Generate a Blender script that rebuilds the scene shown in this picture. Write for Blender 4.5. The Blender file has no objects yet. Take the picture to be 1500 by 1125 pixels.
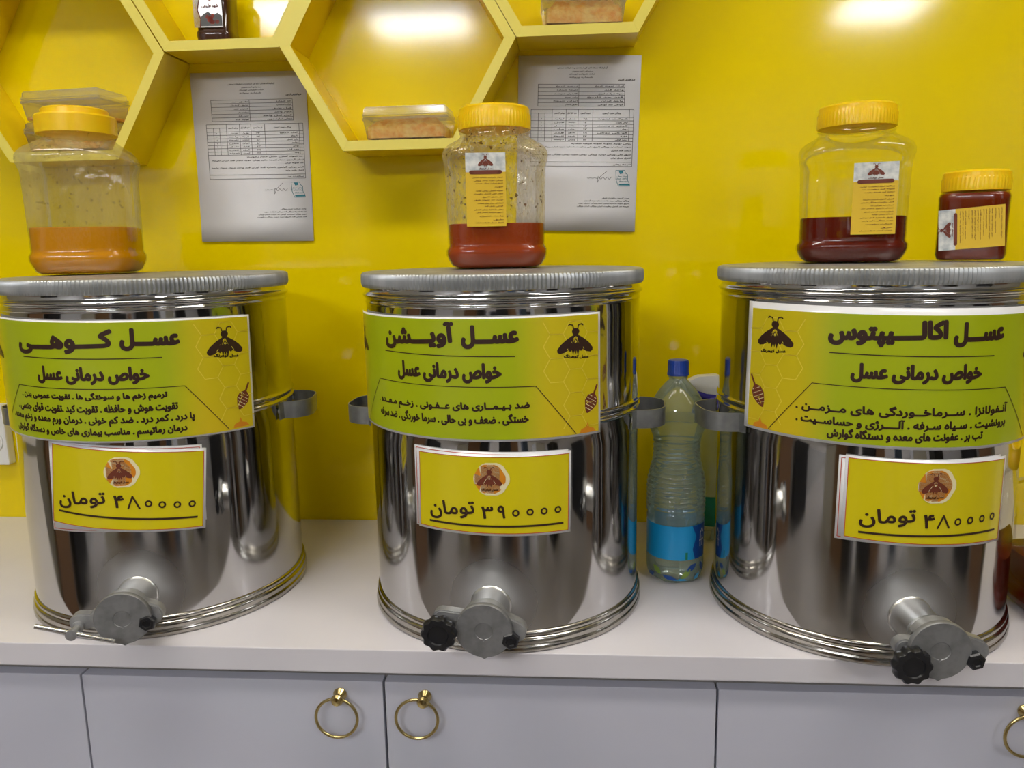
import bpy, bmesh, math, random
from math import sin, cos, pi, sqrt, radians
from mathutils import Vector, Matrix
from mathutils.geometry import tessellate_polygon
random.seed(7)
SC = bpy.context.scene
COL = SC.collection

# ------------------------------------------------------------------ camera
cam_d = bpy.data.cameras.new('camera')
cam_d.sensor_width = 36.0
cam_d.lens = 1138.9 / 1500 * 36
cam_d.clip_start = 0.02
cam = bpy.data.objects.new('camera', cam_d)
COL.objects.link(cam)
_R = Vector((0.9972950, 0.0713445, -0.0176825))
_U = Vector((0.0050218, 0.1738717, 0.9847556))
_F = Vector((-0.0733314, 0.9821805, -0.1730431))
cam.matrix_world = Matrix((
    (_R.x, _U.x, -_F.x, 0.0), (_R.y, _U.y, -_F.y, -1.458),
    (_R.z, _U.z, -_F.z, 0.5297), (0, 0, 0, 1)))
SC.camera = cam

# ------------------------------------------------------------------ world, view
w = bpy.data.worlds.new('world'); SC.world = w; w.use_nodes = True
w.node_tree.nodes.clear()
_b = w.node_tree.nodes.new('ShaderNodeBackground'); _o = w.node_tree.nodes.new('ShaderNodeOutputWorld')
_b.inputs[0].default_value = (0.9, 0.93, 1, 1); _b.inputs[1].default_value = 0.4
w.node_tree.links.new(_b.outputs[0], _o.inputs[0])
SC.view_settings.view_transform = 'Standard'
SC.view_settings.look = 'None'
SC.view_settings.gamma = 1
SC.view_settings.use_curve_mapping = False
SC.view_settings.exposure = 1.15
LAMP_NEAR = 11.0       # emission strength of the ceiling panels above the counter
LAMP_FAR = 22.0

ZC = 2.0               # ceiling above the counter top
ZF = -0.88             # floor
W = 0.507              # counter depth
R = 0.1994             # tank body radius
RS = R + .0025

# ------------------------------------------------------------------ materials
def mat(name, col, rough=.5, metal=0.0, **k):
    m = bpy.data.materials.new(name); m.use_nodes = True
    b = m.node_tree.nodes['Principled BSDF']
    b.inputs['Base Color'].default_value = (*col, 1)
    b.inputs['Roughness'].default_value = rough
    b.inputs['Metallic'].default_value = metal
    for key, v in k.items():
        b.inputs[key.replace('_', ' ')].default_value = v
    return m
def nd(m, t): return m.node_tree.nodes.new(t)
def ln(m, a, b): m.node_tree.links.new(a, b)
def noise_mix(m, c1, c2, scale=8, detail=3, lo=.35, hi=.65, stretch=None, sock='Base Color'):
    tc = nd(m, 'ShaderNodeTexCoord'); n = nd(m, 'ShaderNodeTexNoise'); r = nd(m, 'ShaderNodeMapRange')
    n.inputs['Scale'].default_value = scale; n.inputs['Detail'].default_value = detail
    src = tc.outputs['Object']
    if stretch:
        mp = nd(m, 'ShaderNodeMapping'); mp.inputs['Scale'].default_value = stretch
        ln(m, src, mp.inputs[0]); src = mp.outputs[0]
    ln(m, src, n.inputs['Vector'])
    r.inputs['From Min'].default_value = lo; r.inputs['From Max'].default_value = hi
    ln(m, n.outputs['Fac'], r.inputs['Value'])
    b = m.node_tree.nodes['Principled BSDF']
    if sock == 'Base Color':
        x = nd(m, 'ShaderNodeMix'); x.data_type = 'RGBA'
        x.inputs[6].default_value = (*c1, 1); x.inputs[7].default_value = (*c2, 1)
        ln(m, r.outputs[0], x.inputs[0]); ln(m, x.outputs[2], b.inputs[sock])
    else:
        r.inputs['To Min'].default_value = c1; r.inputs['To Max'].default_value = c2
        ln(m, r.outputs[0], b.inputs[sock])
    return n
def bump(m, scale, strength, dist=.001, stretch=None):
    tc = nd(m, 'ShaderNodeTexCoord'); n = nd(m, 'ShaderNodeTexNoise'); bp = nd(m, 'ShaderNodeBump')
    n.inputs['Scale'].default_value = scale; n.inputs['Detail'].default_value = 3
    src = tc.outputs['Object']
    if stretch:
        mp = nd(m, 'ShaderNodeMapping'); mp.inputs['Scale'].default_value = stretch
        ln(m, src, mp.inputs[0]); src = mp.outputs[0]
    ln(m, src, n.inputs['Vector']); ln(m, n.outputs['Fac'], bp.inputs['Height'])
    bp.inputs['Strength'].default_value = strength; bp.inputs['Distance'].default_value = dist
    ln(m, bp.outputs[0], m.node_tree.nodes['Principled BSDF'].inputs['Normal'])

def thin_clear(name, tint, gloss=1.0, rough=.03, film=0.0, film_col=(.8, .8, .75), film_scale=60, film_lo=.5, film_hi=.75, specks=0.0, speck_col=(.12, .05, .01), film_min=0.0, bumps=0.0, above=None):
    """thin sheet of clear plastic: see-through, fresnel gloss, optional milky residue and specks"""
    m = bpy.data.materials.new(name); m.use_nodes = True; m.node_tree.nodes.clear()
    out = nd(m, 'ShaderNodeOutputMaterial'); tr = nd(m, 'ShaderNodeBsdfTransparent'); gl = nd(m, 'ShaderNodeBsdfGlossy')
    tr.inputs[0].default_value = (*tint, 1); gl.inputs['Roughness'].default_value = rough
    fr = nd(m, 'ShaderNodeLayerWeight'); fr.inputs['Blend'].default_value = .28
    mul = nd(m, 'ShaderNodeMath'); mul.operation = 'MULTIPLY_ADD'; mul.inputs[1].default_value = gloss; mul.inputs[2].default_value = .03
    ln(m, fr.outputs['Fresnel'], mul.inputs[0])
    mix = nd(m, 'ShaderNodeMixShader'); ln(m, mul.outputs[0], mix.inputs[0]); ln(m, tr.outputs[0], mix.inputs[1]); ln(m, gl.outputs[0], mix.inputs[2])
    tc = nd(m, 'ShaderNodeTexCoord')
    cur = mix
    if bumps:
        n = nd(m, 'ShaderNodeTexNoise'); n.inputs['Scale'].default_value = 35; n.inputs['Detail'].default_value = 4
        ln(m, tc.outputs['Object'], n.inputs['Vector'])
        bp = nd(m, 'ShaderNodeBump'); bp.inputs['Strength'].default_value = bumps; bp.inputs['Distance'].default_value = .004
        ln(m, n.outputs['Fac'], bp.inputs['Height']); ln(m, bp.outputs[0], gl.inputs['Normal'])
    def layer(col, scale, lo, hi, amt, cur, detail=5, base=0.0, stretch=None):
        n = nd(m, 'ShaderNodeTexNoise'); n.inputs['Scale'].default_value = scale; n.inputs['Detail'].default_value = detail
        src = tc.outputs['Object']
        if stretch:
            mp = nd(m, 'ShaderNodeMapping'); mp.inputs['Scale'].default_value = stretch
            ln(m, src, mp.inputs[0]); src = mp.outputs[0]
        ln(m, src, n.inputs['Vector'])
        r = nd(m, 'ShaderNodeMapRange'); r.inputs['From Min'].default_value = lo; r.inputs['From Max'].default_value = hi
        r.inputs['To Min'].default_value = base; r.inputs['To Max'].default_value = amt
        ln(m, n.outputs['Fac'], r.inputs['Value'])
        if above is not None:   # residue clings only to the wall above the honey
            sp = nd(m, 'ShaderNodeSeparateXYZ'); ln(m, tc.outputs['Object'], sp.inputs[0])
            g_ = nd(m, 'ShaderNodeMapRange'); g_.inputs['From Min'].default_value = above; g_.inputs['From Max'].default_value = above + .015
            ln(m, sp.outputs['Z'], g_.inputs['Value'])
            mu = nd(m, 'ShaderNodeMath'); mu.operation = 'MULTIPLY'; ln(m, r.outputs[0], mu.inputs[0]); ln(m, g_.outputs[0], mu.inputs[1]); r = mu
        d = nd(m, 'ShaderNodeBsdfDiffuse'); d.inputs[0].default_value = (*col, 1)
        tl = nd(m, 'ShaderNodeBsdfTranslucent'); tl.inputs[0].default_value = (*col, 1)
        a = nd(m, 'ShaderNodeMixShader'); ln(m, d.outputs[0], a.inputs[1]); ln(m, tl.outputs[0], a.inputs[2])
        x = nd(m, 'ShaderNodeMixShader'); ln(m, r.outputs[0], x.inputs[0]); ln(m, cur.outputs[0], x.inputs[1]); ln(m, a.outputs[0], x.inputs[2])
        return x
    if film or film_min: cur = layer(film_col, film_scale, film_lo, film_hi, film, cur, base=film_min, stretch=(1, 1, .35))
    if specks: cur = layer(speck_col, 130, .66, .70, specks, cur, detail=2)
    ln(m, cur.outputs[0], out.inputs[0])
    return m

M = {}
M['wall'] = mat('yellow_gloss_paint', (.83, .64, .0), .10, Specular_IOR_Level=.45)
noise_mix(M['wall'], (.80, .61, 0), (.86, .67, .0), scale=1.6)
M['shelf'] = mat('yellow_lacquered_board', (.80, .58, .002), .3)
M['shelf_edge'] = mat('pale_yellow_edge_band', (.80, .68, .11), .4)
M['steel'] = mat('polished_steel', (.53, .525, .52), .07, 1.0)
noise_mix(M['steel'], .045, .13, scale=9, detail=6, lo=.4, hi=.7, sock='Roughness')
bump(M['steel'], 5, .05, .004, stretch=(1, 1, .25))
def haze():
    m = M['steel']; tc = nd(m, 'ShaderNodeTexCoord'); d = nd(m, 'ShaderNodeVectorMath'); d.operation = 'DISTANCE'
    d.inputs[1].default_value = (0, -R, .070); ln(m, tc.outputs['Object'], d.inputs[0])
    r = nd(m, 'ShaderNodeMapRange'); r.inputs['From Min'].default_value = .02; r.inputs['From Max'].default_value = .135; r.inputs['To Min'].default_value = 1; r.inputs['To Max'].default_value = 0
    ln(m, d.outputs['Value'], r.inputs['Value'])
    pw = nd(m, 'ShaderNodeMath'); pw.operation = 'POWER'; pw.inputs[1].default_value = 3.2; ln(m, r.outputs[0], pw.inputs[0])
    sc_ = nd(m, 'ShaderNodeMath'); sc_.operation = 'MULTIPLY'; sc_.inputs[1].default_value = .75; ln(m, pw.outputs[0], sc_.inputs[0]); r = sc_
    b = m.node_tree.nodes['Principled BSDF']; old = b.inputs['Roughness'].links[0].from_socket
    a = nd(m, 'ShaderNodeMath'); a.operation = 'ADD'; ln(m, old, a.inputs[0]); ln(m, r.outputs[0], a.inputs[1]); ln(m, a.outputs[0], b.inputs['Roughness'])
haze()
M['steel_rim'] = mat('rolled_steel_rim', (.45, .43, .39), .16, 1.0)
M['galv'] = mat('galvanised_lid_sheet', (.42, .43, .42), .42, .75)
noise_mix(M['galv'], (.36, .37, .37), (.50, .51, .50), scale=30, stretch=(1, 1, .2))
M['strap'] = mat('galvanised_strap', (.33, .34, .34), .38, .85)
noise_mix(M['strap'], (.27, .28, .28), (.40, .41, .40), scale=40)
M['cast'] = mat('cast_aluminium', (.40, .40, .40), .48, .7)
noise_mix(M['cast'], (.33, .33, .33), (.45, .45, .44), scale=60)
bump(M['cast'], 300, .2, .0004)
M['pipe'] = mat('turned_aluminium_spout', (.72, .72, .70), .3, 1.0)
M['chrome'] = mat('bright_rod', (.8, .8, .8), .15, 1.0)
M['black'] = mat('black_plastic', (.012, .012, .014), .3)
M['counter'] = mat('white_laminate', (.70, .67, .69), .28)
noise_mix(M['counter'], (.67, .64, .665), (.72, .69, .71), scale=4)
M['door'] = mat('white_grey_cabinet_board', (.55, .55, .62), .35)
M['carcass'] = mat('taupe_cabinet_carcass', (.24, .22, .20), .6)
M['gap'] = mat('dark_joint', (.12, .11, .10), .8)
M['brass'] = mat('polished_brass', (.58, .46, .20), .2, 1.0)
M['paper'] = mat('white_paper', (.80, .80, .80), .5, Coat_Weight=.3)
M['lam'] = mat('laminated_page', (.74, .74, .76), .5)
M['ink'] = mat('dark_brown_ink', (.035, .012, .006), .45)
M['greyink'] = mat('grey_document_ink', (.10, .10, .10), .6)
M['tealink'] = mat('teal_stamp_ink', (.03, .20, .26), .6)
M['redink'] = mat('red_print', (.55, .06, .02), .5)
M['goldink'] = mat('gold_print', (.55, .40, .01), .5)
M['hexink'] = mat('pale_honeycomb_print', (.80, .66, .06), .5)
M['tagyel'] = mat('yellow_tag_print', (.72, .60, .002), .35, Coat_Weight=.4)
M['orange'] = mat('orange_print', (.70, .25, .01), .4)
M['cream'] = mat('cream_print', (.85, .75, .45), .4)
M['brownred'] = mat('brown_red_print', (.16, .03, .01), .5)
M['labyel'] = mat('mustard_label', (.72, .47, .02), .45)
M['labwhite'] = mat('pale_grey_label', (.62, .63, .60), .5)
noise_mix(M['labwhite'], (.42, .45, .45), (.75, .75, .70), scale=90)
M['cap'] = mat('yellow_plastic_cap', (.88, .56, .003), .33, Subsurface_Weight=.15)
M['honey_light'] = mat('amber_honey', (.66, .28, .0), .2, Specular_IOR_Level=.35)
M['honey_red'] = mat('red_brown_honey', (.34, .050, .006), .2, Specular_IOR_Level=.3)
M['honey_dark'] = mat('dark_red_honey', (.12, .008, .001), .2, Specular_IOR_Level=.25)
M['honey_small'] = mat('deep_brown_honey', (.18, .020, .001), .2, Specular_IOR_Level=.3)
M['jar_clear'] = thin_clear('clear_jar_plastic', (.985, .98, .95), .38, film=.05, film_lo=.5, film_hi=.8)
M['jar_dirty'] = thin_clear('clear_jar_plastic_with_honey_residue', (.98, .97, .93), .42, film=.34, film_col=(.88, .80, .52), film_scale=190, film_lo=.46, film_hi=.66, specks=.8, film_min=.06, bumps=.6, above=.062)
M['jar_cloudy'] = thin_clear('hazy_jar_plastic', (.97, .97, .92), .42, film=.28, film_col=(.80, .76, .50), film_scale=22, film_lo=.42, film_hi=.75, film_min=.05, specks=.25, bumps=.6, above=.062)
M['clam'] = thin_clear('clear_clamshell_plastic', (.97, .97, .95), .6, rough=.08, film=.25, film_col=(.9, .88, .75), film_scale=18, film_min=.08, film_lo=.4, film_hi=.8)
M['comb'] = mat('honeycomb_wax', (.68, .33, .05), .35, Subsurface_Weight=.2)
noise_mix(M['comb'], (.85, .36, .015), (.95, .64, .16), scale=70)
bump(M['comb'], 140, .9, .004)
M['pet'] = thin_clear('clear_bottle_plastic', (.95, .985, .98), .8, rough=.04, film=.36, film_col=(.60, .78, .74), film_min=.24, film_scale=14, film_lo=.3, film_hi=.8)
M['water'] = mat('water', (.93, .97, .97), .0, Transmission_Weight=1.0, IOR=1.10)
M['bluecap'] = mat('blue_cap_plastic', (.006, .05, .36), .35)
M['bluelabel'] = mat('sky_blue_label', (.004, .28, .58), .3)
M['deepblue'] = mat('deep_blue_print', (.005, .06, .28), .4)
M['leafgreen'] = mat('olive_green_print', (.20, .30, .05), .5)
M['greenlabel'] = mat('green_label', (.0, .18, .09), .4)
M['whiteplastic'] = mat('white_plastic', (.78, .78, .76), .35)
M['purple'] = mat('violet_blue_plastic', (.05, .04, .35), .4)
M['darkjar'] = mat('dark_brown_jar_content', (.05, .018, .008), .15, Coat_Weight=.6)
M['floor'] = mat('grey_floor_tile', (.30, .27, .25), .25)
M['ceil'] = mat('white_ceiling', (.72, .72, .70), .8)
M['roomwall'] = mat('grey_shop_wall', (.36, .35, .34), .5)
M['dark'] = mat('dark_reflection_panel', (.02, .02, .022), .3)  # for unseen panels added to give dark streaks in the steel
M['brownpanel'] = mat('brown_wood_panel', (.20, .11, .06), .4)
M['greypanel'] = mat('pale_grey_panel', (.55, .55, .56), .4)
M['bluepanel'] = mat('blue_grey_panel', (.05, .08, .14), .4)

m = bpy.data.materials.new('printed_sign_colour'); m.use_nodes = True
_a = nd(m, 'ShaderNodeVertexColor'); _a.layer_name = 'print'
_bs = m.node_tree.nodes['Principled BSDF']; ln(m, _a.outputs[0], _bs.inputs['Base Color'])
_bs.inputs['Roughness'].default_value = .4; _bs.inputs['Coat Weight'].default_value = .3
M['print'] = m
def emat(name, col, s):
    m = bpy.data.materials.new(name); m.use_nodes = True; m.node_tree.nodes.clear()
    e = nd(m, 'ShaderNodeEmission'); o = nd(m, 'ShaderNodeOutputMaterial')
    e.inputs[0].default_value = (*col, 1); e.inputs[1].default_value = s
    ln(m, e.outputs[0], o.inputs[0]); return m
M['lamp_near'] = emat('light_panel_over_counter', (1, .95, .88), LAMP_NEAR)
M['lamp_far'] = emat('light_panel_in_shop', (.93, .95, 1), LAMP_FAR)

# ------------------------------------------------------------------ helpers
def link(name, me, parent=None, loc=(0, 0, 0), rot=(0, 0, 0)):
    o = bpy.data.objects.new(name, me); COL.objects.link(o)
    o.location = loc; o.rotation_euler = rot
    if parent: o.parent = parent
    return o
def mesh(name, verts, faces, mats, smooth=False, fm=None):
    me = bpy.data.meshes.new(name); me.from_pydata([tuple(v) for v in verts], [], faces); me.update()
    for x in (mats if isinstance(mats, (list, tuple)) else [mats]): me.materials.append(x)
    if smooth: me.polygons.foreach_set('use_smooth', [True] * len(me.polygons))
    if fm: me.polygons.foreach_set('material_index', fm)
    return me
def bmesh_to(name, bm, mats, smooth=False):
    me = bpy.data.meshes.new(name); bm.normal_update(); bm.to_mesh(me); bm.free()
    for x in (mats if isinstance(mats, (list, tuple)) else [mats]): me.materials.append(x)
    if smooth: me.polygons.foreach_set('use_smooth', [True] * len(me.polygons))
    return me
def smooth_angle(me, ang=35):
    me.polygons.foreach_set('use_smooth', [True] * len(me.polygons))
    try: me.set_sharp_from_angle(angle=radians(ang))
    except Exception: pass
    return me
def tag(o, label, cat, group=None):
    o['label'] = label; o['category'] = cat
    if group: o['group'] = group
    return o
def thing(name, label, cat, loc=(0, 0, 0), rz=0, group=None):
    return tag(link(name, None, None, loc, (0, 0, rz)), label, cat, group)
def struct(o): o['kind'] = 'structure'; return o

def box_me(name, x0, x1, y0, y1, z0, z1, m_, bev=0.0):
    bm = bmesh.new(); bmesh.ops.create_cube(bm, size=1)
    for v in bm.verts: v.co = ((x0 + x1) / 2 + v.co.x * (x1 - x0), (y0 + y1) / 2 + v.co.y * (y1 - y0), (z0 + z1) / 2 + v.co.z * (z1 - z0))
    if bev: bmesh.ops.bevel(bm, geom=list(bm.edges), offset=bev, segments=2, affect='EDGES', profile=.6)
    return bmesh_to(name, bm, m_)
def lathe_me(name, prof, m_, n=96, rfun=None, close=True, ang=40):
    """prof: (r,z) list from bottom to top. rfun(theta,i,r)->r"""
    V, Fc = [], []
    for i, (r, z) in enumerate(prof):
        for k in range(n):
            t = 2 * pi * k / n
            rr = rfun(t, i, r) if rfun else r
            V.append((rr * cos(t), rr * sin(t), z))
    for i in range(len(prof) - 1):
        for k in range(n):
            a, b = i * n + k, i * n + (k + 1) % n
            Fc.append((a, b, b + n, a + n))
    if close:
        if prof[0][0] > 1e-6: Fc.append(tuple(range(n - 1, -1, -1)))
        if prof[-1][0] > 1e-6: Fc.append(tuple((len(prof) - 1) * n + k for k in range(n)))
    me = mesh(name, V, Fc, m_)
    return smooth_angle(me, ang)
def tube_me(name, pts, r, m_, n=10, closed=False):
    V, Fc = [], []; P = [Vector(p) for p in pts]; N = len(P)
    up = Vector((0.013, 1, .02)).normalized()
    for i, p in enumerate(P):
        t = (P[(i + 1) % N] - P[i - 1]) if closed else (P[min(i + 1, N - 1)] - P[max(i - 1, 0)])
        t.normalize(); a = t.cross(up)
        if a.length < 1e-3: a = t.cross(Vector((1, 0, 0)))
        a.normalize(); b = t.cross(a)
        for k in range(n):
            q = 2 * pi * k / n; V.append(p + a * r * cos(q) + b * r * sin(q))
    for i in range(N if closed else N - 1):
        for k in range(n):
            j = (i + 1) % N
            Fc.append((i * n + k, j * n + k, j * n + (k + 1) % n, i * n + (k + 1) % n))
    if not closed: Fc += [tuple(range(n)), tuple((N - 1) * n + k for k in range(n - 1, -1, -1))]
    return smooth_angle(mesh(name, V, Fc, m_), 50)
def prism_y(name, pts, y0, y1, m_, bev=0):
    """outline in x,z pushed from y0 to y1"""
    n = len(pts)
    V = [(x, y0, z) for x, z in pts] + [(x, y1, z) for x, z in pts]
    Fc = [tuple(range(n)), tuple(range(2 * n - 1, n - 1, -1))] + [(i, i + n, (i + 1) % n + n, (i + 1) % n) for i in range(n)]
    bm = bmesh.new()
    vs = [bm.verts.new(v) for v in V]
    for f in Fc: bm.faces.new([vs[i] for i in f])
    bmesh.ops.recalc_face_normals(bm, faces=bm.faces)
    if bev: bmesh.ops.bevel(bm, geom=list(bm.edges), offset=bev, segments=2, affect='EDGES', profile=.6)
    me = bmesh_to(name, bm, m_)
    return smooth_angle(me, 35)

# ---- Arabic script shaping with presentation forms (visual order)
AF = {}
for k_, v_ in {'آ': 0xFE81, 'ا': 0xFE8D, 'د': 0xFEA9, 'ذ': 0xFEAB, 'ر': 0xFEAD, 'ز': 0xFEAF, 'ژ': 0xFB8A, 'و': 0xFEED}.items(): AF[k_] = (v_, v_ + 1)
for k_, v_ in {'ب': 0xFE8F, 'ت': 0xFE95, 'ث': 0xFE99, 'ج': 0xFE9D, 'ح': 0xFEA1, 'خ': 0xFEA5, 'س': 0xFEB1, 'ش': 0xFEB5, 'ص': 0xFEB9, 'ض': 0xFEBD, 'ط': 0xFEC1, 'ظ': 0xFEC5, 'ع': 0xFEC9, 'غ': 0xFECD, 'ف': 0xFED1, 'ق': 0xFED5, 'ل': 0xFEDD, 'م': 0xFEE1, 'ن': 0xFEE5, 'ه': 0xFEE9, 'پ': 0xFB56, 'چ': 0xFB7A, 'ک': 0xFB8E, 'گ': 0xFB92, 'ی': 0xFBFC}.items(): AF[k_] = (v_, v_ + 1, v_ + 2, v_ + 3)
AF['ـ'] = (0x640,) * 4
def shape(s):
    out = []
    for i, c in enumerate(s):
        if c not in AF: out.append(c); continue
        pj = i > 0 and s[i - 1] in AF and len(AF[s[i - 1]]) == 4
        nj = i < len(s) - 1 and s[i + 1] in AF and len(AF[c]) == 4
        out.append(chr(AF[c][(3 if nj else 1) if pj else (2 if nj else 0)]))
    return ''.join(reversed(out))
_tc = {}
def text_tris(s, res=3):
    """triangles + outline edges of a text, ink box normalised to 0..1; returns verts, tris, border, aspect"""
    if (s, res) in _tc: return _tc[(s, res)]
    def ev(offset, fill):
        c = bpy.data.curves.new('t', 'FONT'); c.body = shape(s); c.resolution_u = res; c.fill_mode = fill; c.offset = offset
        o = bpy.data.objects.new('t', c); COL.objects.link(o)
        bpy.context.view_layer.update()
        dg = bpy.context.evaluated_depsgraph_get()
        me = bpy.data.meshes.new_from_object(o.evaluated_get(dg))
        bm = bmesh.new(); bm.from_mesh(me)
        bmesh.ops.remove_doubles(bm, verts=bm.verts, dist=1e-5)
        if fill != 'NONE': bmesh.ops.triangulate(bm, faces=bm.faces)
        bm.verts.index_update()
        V = [(v.co.x, v.co.y) for v in bm.verts]
        T = [tuple(v.index for v in f.verts) for f in bm.faces]
        E = [tuple(v.index for v in e.verts) for e in bm.edges]
        bm.free(); bpy.data.meshes.remove(me); bpy.data.objects.remove(o); bpy.data.curves.remove(c)
        return V, T, E
    V, T, _ = ev(.012, 'FRONT')
    V2, _, B = ev(0, 'NONE')
    n0 = len(V); B = [(a + n0, b + n0) for a, b in B]; V = V + V2
    xs = [v[0] for v in V2]; ys = [v[1] for v in V2]
    x0, x1, y0, y1 = min(xs), max(xs), min(ys), max(ys)
    V = [((x - x0) / (x1 - x0), (y - y0) / (y1 - y0)) for x, y in V]
    _tc[(s, res)] = (V, T, B, (x1 - x0) / (y1 - y0))
    return _tc[(s, res)]

class Decal:
    """flat polygons in (s, z) with material slots, later wrapped on a surface"""
    def __init__(self, mats): self.mats = mats; self.t = []
    def tri(self, a, b, c, m=0): self.t.append((a, b, c, m))
    def quad(self, a, b, c, d, m=0): self.tri(a, b, c, m); self.tri(a, c, d, m)
    def poly(self, pts, m=0):
        for t in tessellate_polygon([[Vector((x, y, 0)) for x, y in pts]]):
            self.tri(pts[t[0]], pts[t[1]], pts[t[2]], m)
    def line(self, pts, wd, m=0, joint=True, closed=False):
        n = len(pts)
        for i in range(n if closed else n - 1):
            (x0, y0), (x1, y1) = pts[i], pts[(i + 1) % n]
            L = math.hypot(x1 - x0, y1 - y0)
            if L < 1e-9: continue
            nx, ny = -(y1 - y0) / L * wd / 2, (x1 - x0) / L * wd / 2
            self.quad((x0 + nx, y0 + ny), (x0 - nx, y0 - ny), (x1 - nx, y1 - ny), (x1 + nx, y1 + ny), m)
        if joint:
            for p in pts: self.disc(p, wd / 2, m, 8)
    def disc(self, p, r, m=0, n=16, ry=None):
        ry = ry or r
        q = [(p[0] + r * cos(2 * pi * k / n), p[1] + ry * sin(2 * pi * k / n)) for k in range(n)]
        for k in range(1, n - 1): self.tri(q[0], q[k], q[k + 1], m)
    def ring(self, p, r0, r1, m=0, n=20):
        for k in range(n):
            a, b = 2 * pi * k / n, 2 * pi * (k + 1) / n
            f = lambda t, r: (p[0] + r * cos(t), p[1] + r * sin(t))
            self.quad(f(a, r0), f(a, r1), f(b, r1), f(b, r0), m)
    def text(self, s, a, b, h, bold=0.0, m=0, res=3):
        """ink box from left-mid a to right-mid b, height h; bold = stroke width in metres"""
        V, T, B, _ = text_tris(s, res)
        L = math.hypot(b[0] - a[0], b[1] - a[1]); ux, uy = (b[0] - a[0]) / L, (b[1] - a[1]) / L
        g = bold / 2
        def f(v):
            p = g + v[0] * (L - 2 * g); q = (v[1] - .5) * (h - 2 * g)
            return (a[0] + ux * p - uy * q, a[1] + uy * p + ux * q)
        P = [f(v) for v in V]
        for t in T: self.tri(P[t[0]], P[t[1]], P[t[2]], m)
        if bold:
            for i, j in B: self.line([P[i], P[j]], bold, m, joint=False)
            for i in set(x for e in B for x in e): self.disc(P[i], g, m, 6)
    def build(self, name, fmap, parent=None, step=.008, loc=(0, 0, 0), kind=None):
        V, Fc, fm = [], [], []
        for a, b, c, m_ in self.t:
            ps = [[a, b, c]]
            x0, x1 = min(a[0], b[0], c[0]), max(a[0], b[0], c[0])
            if step and x1 - x0 > step * .7:
                ps = []; k = math.floor(x0 / step)
                while k * step < x1:
                    q = clip(clip([a, b, c], k * step, 1), (k + 1) * step, -1)
                    if len(q) > 2: ps.append(q)
                    k += 1
            for q in ps:
                i = len(V); V += [fmap(*p) for p in q]; Fc.append(tuple(range(i, i + len(q)))); fm.append(m_)
        me = mesh(name, V, Fc, self.mats, fm=fm)
        o = link(name, me, parent, loc)
        if kind: o['kind'] = kind
        return o
def clip(poly, x, sg):
    out = []
    for i in range(len(poly)):
        p, q = poly[i - 1], poly[i]
        pi_, qi = (p[0] - x) * sg >= 0, (q[0] - x) * sg >= 0
        if pi_ != qi:
            t = (x - p[0]) / (q[0] - p[0]); out.append((x, p[1] + t * (q[1] - p[1])))
        if qi: out.append(q)
    return out

def bee(D, c, hw, hh, m=0, mlight=1, accent=None):
    """bee whose wings are a mountain ridge"""
    def P(l): return [(c[0] + x * hw, c[1] + y * hh) for x, y in l]
    for sg in (-1, 1):
        D.poly(P([(x * sg, y) for x, y in [(0, .42), (.22, .34), (.52, .12), (.80, -.15), (1, -.45), (.99, -.62), (.86, -.72), (.62, -.66), (.42, -.52), (.30, -.40), (.16, -.05)]]), m)
        D.line(P([(sg * .12, .80), (sg * .16, 1.0), (sg * .34, 1.06), (sg * .40, .98)]), hw * .06, m)
        D.line(P([(sg * .06, .26), (sg * .48, -.50)]), hw * .028, mlight, joint=False)
    D.poly(P([(0, .20), (.40, -.50), (.30, -.62), (.20, -.52), (.13, -.86), (.04, -.56), (0, -.80), (-.08, -.56), (-.15, -.84), (-.22, -.52), (-.32, -.64), (-.40, -.50)]), m)
    D.poly(P([(0, .10), (.09, -.08), (.04, -.05), (.0, -.12), (-.04, -.04), (-.08, -.08)]), mlight)
    D.disc((c[0], c[1] + .60 * hh), hw * .21, m, 14, hh * .22)
    D.poly(P([(-.16, .42), (.16, .42), (.12, .30), (-.12, .30)]), m)

# ------------------------------------------------------------------ room
X0, X1, Y1 = -2.6, 3.0, -5.2
struct(link('wall_back', box_me('wall_back', X0, X1, 0, .1, ZF, ZC, M['wall'])))
struct(link('floor', box_me('floor', X0, X1, Y1, 0, ZF - .1, ZF, M['floor'])))
struct(link('ceiling', box_me('ceiling', X0, X1, Y1, 0, ZC, ZC + .1, M['ceil'])))
struct(link('wall_left', box_me('wall_left', X0 - .1, X0, Y1, 0, ZF, ZC, M['roomwall'])))
struct(link('wall_right', box_me('wall_right', X1, X1 + .1, Y1, 0, ZF, ZC, M['roomwall'])))
wf = struct(link('wall_front', box_me('wall_front', X0, X1, Y1 - .1, Y1, ZF, ZC, M['roomwall'])))
# unseen shop front panels, added only for streaks mirrored in the steel
for i, (xa, xb, za, zb, mm) in enumerate([(-2.5, -1.9, ZF, 1.4, 'brownpanel'), (-1.7, -1.1, ZF, 1.3, 'dark'), (-.95, -.7, ZF, 1.2, 'greypanel'), (-.55, .1, ZF, 1.2, 'dark'),
        (.2, .45, ZF, 1.1, 'brownpanel'), (.6, 1.15, ZF, 1.25, 'bluepanel'), (1.3, 1.7, ZF, 1.3, 'greypanel'), (1.8, 2.5, ZF, 1.2, 'dark')]):
    struct(link('reflection_panel_%d' % (i + 1), box_me('reflection_panel', xa, xb, Y1, Y1 + .06, za, zb, M[mm], .005)))

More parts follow.
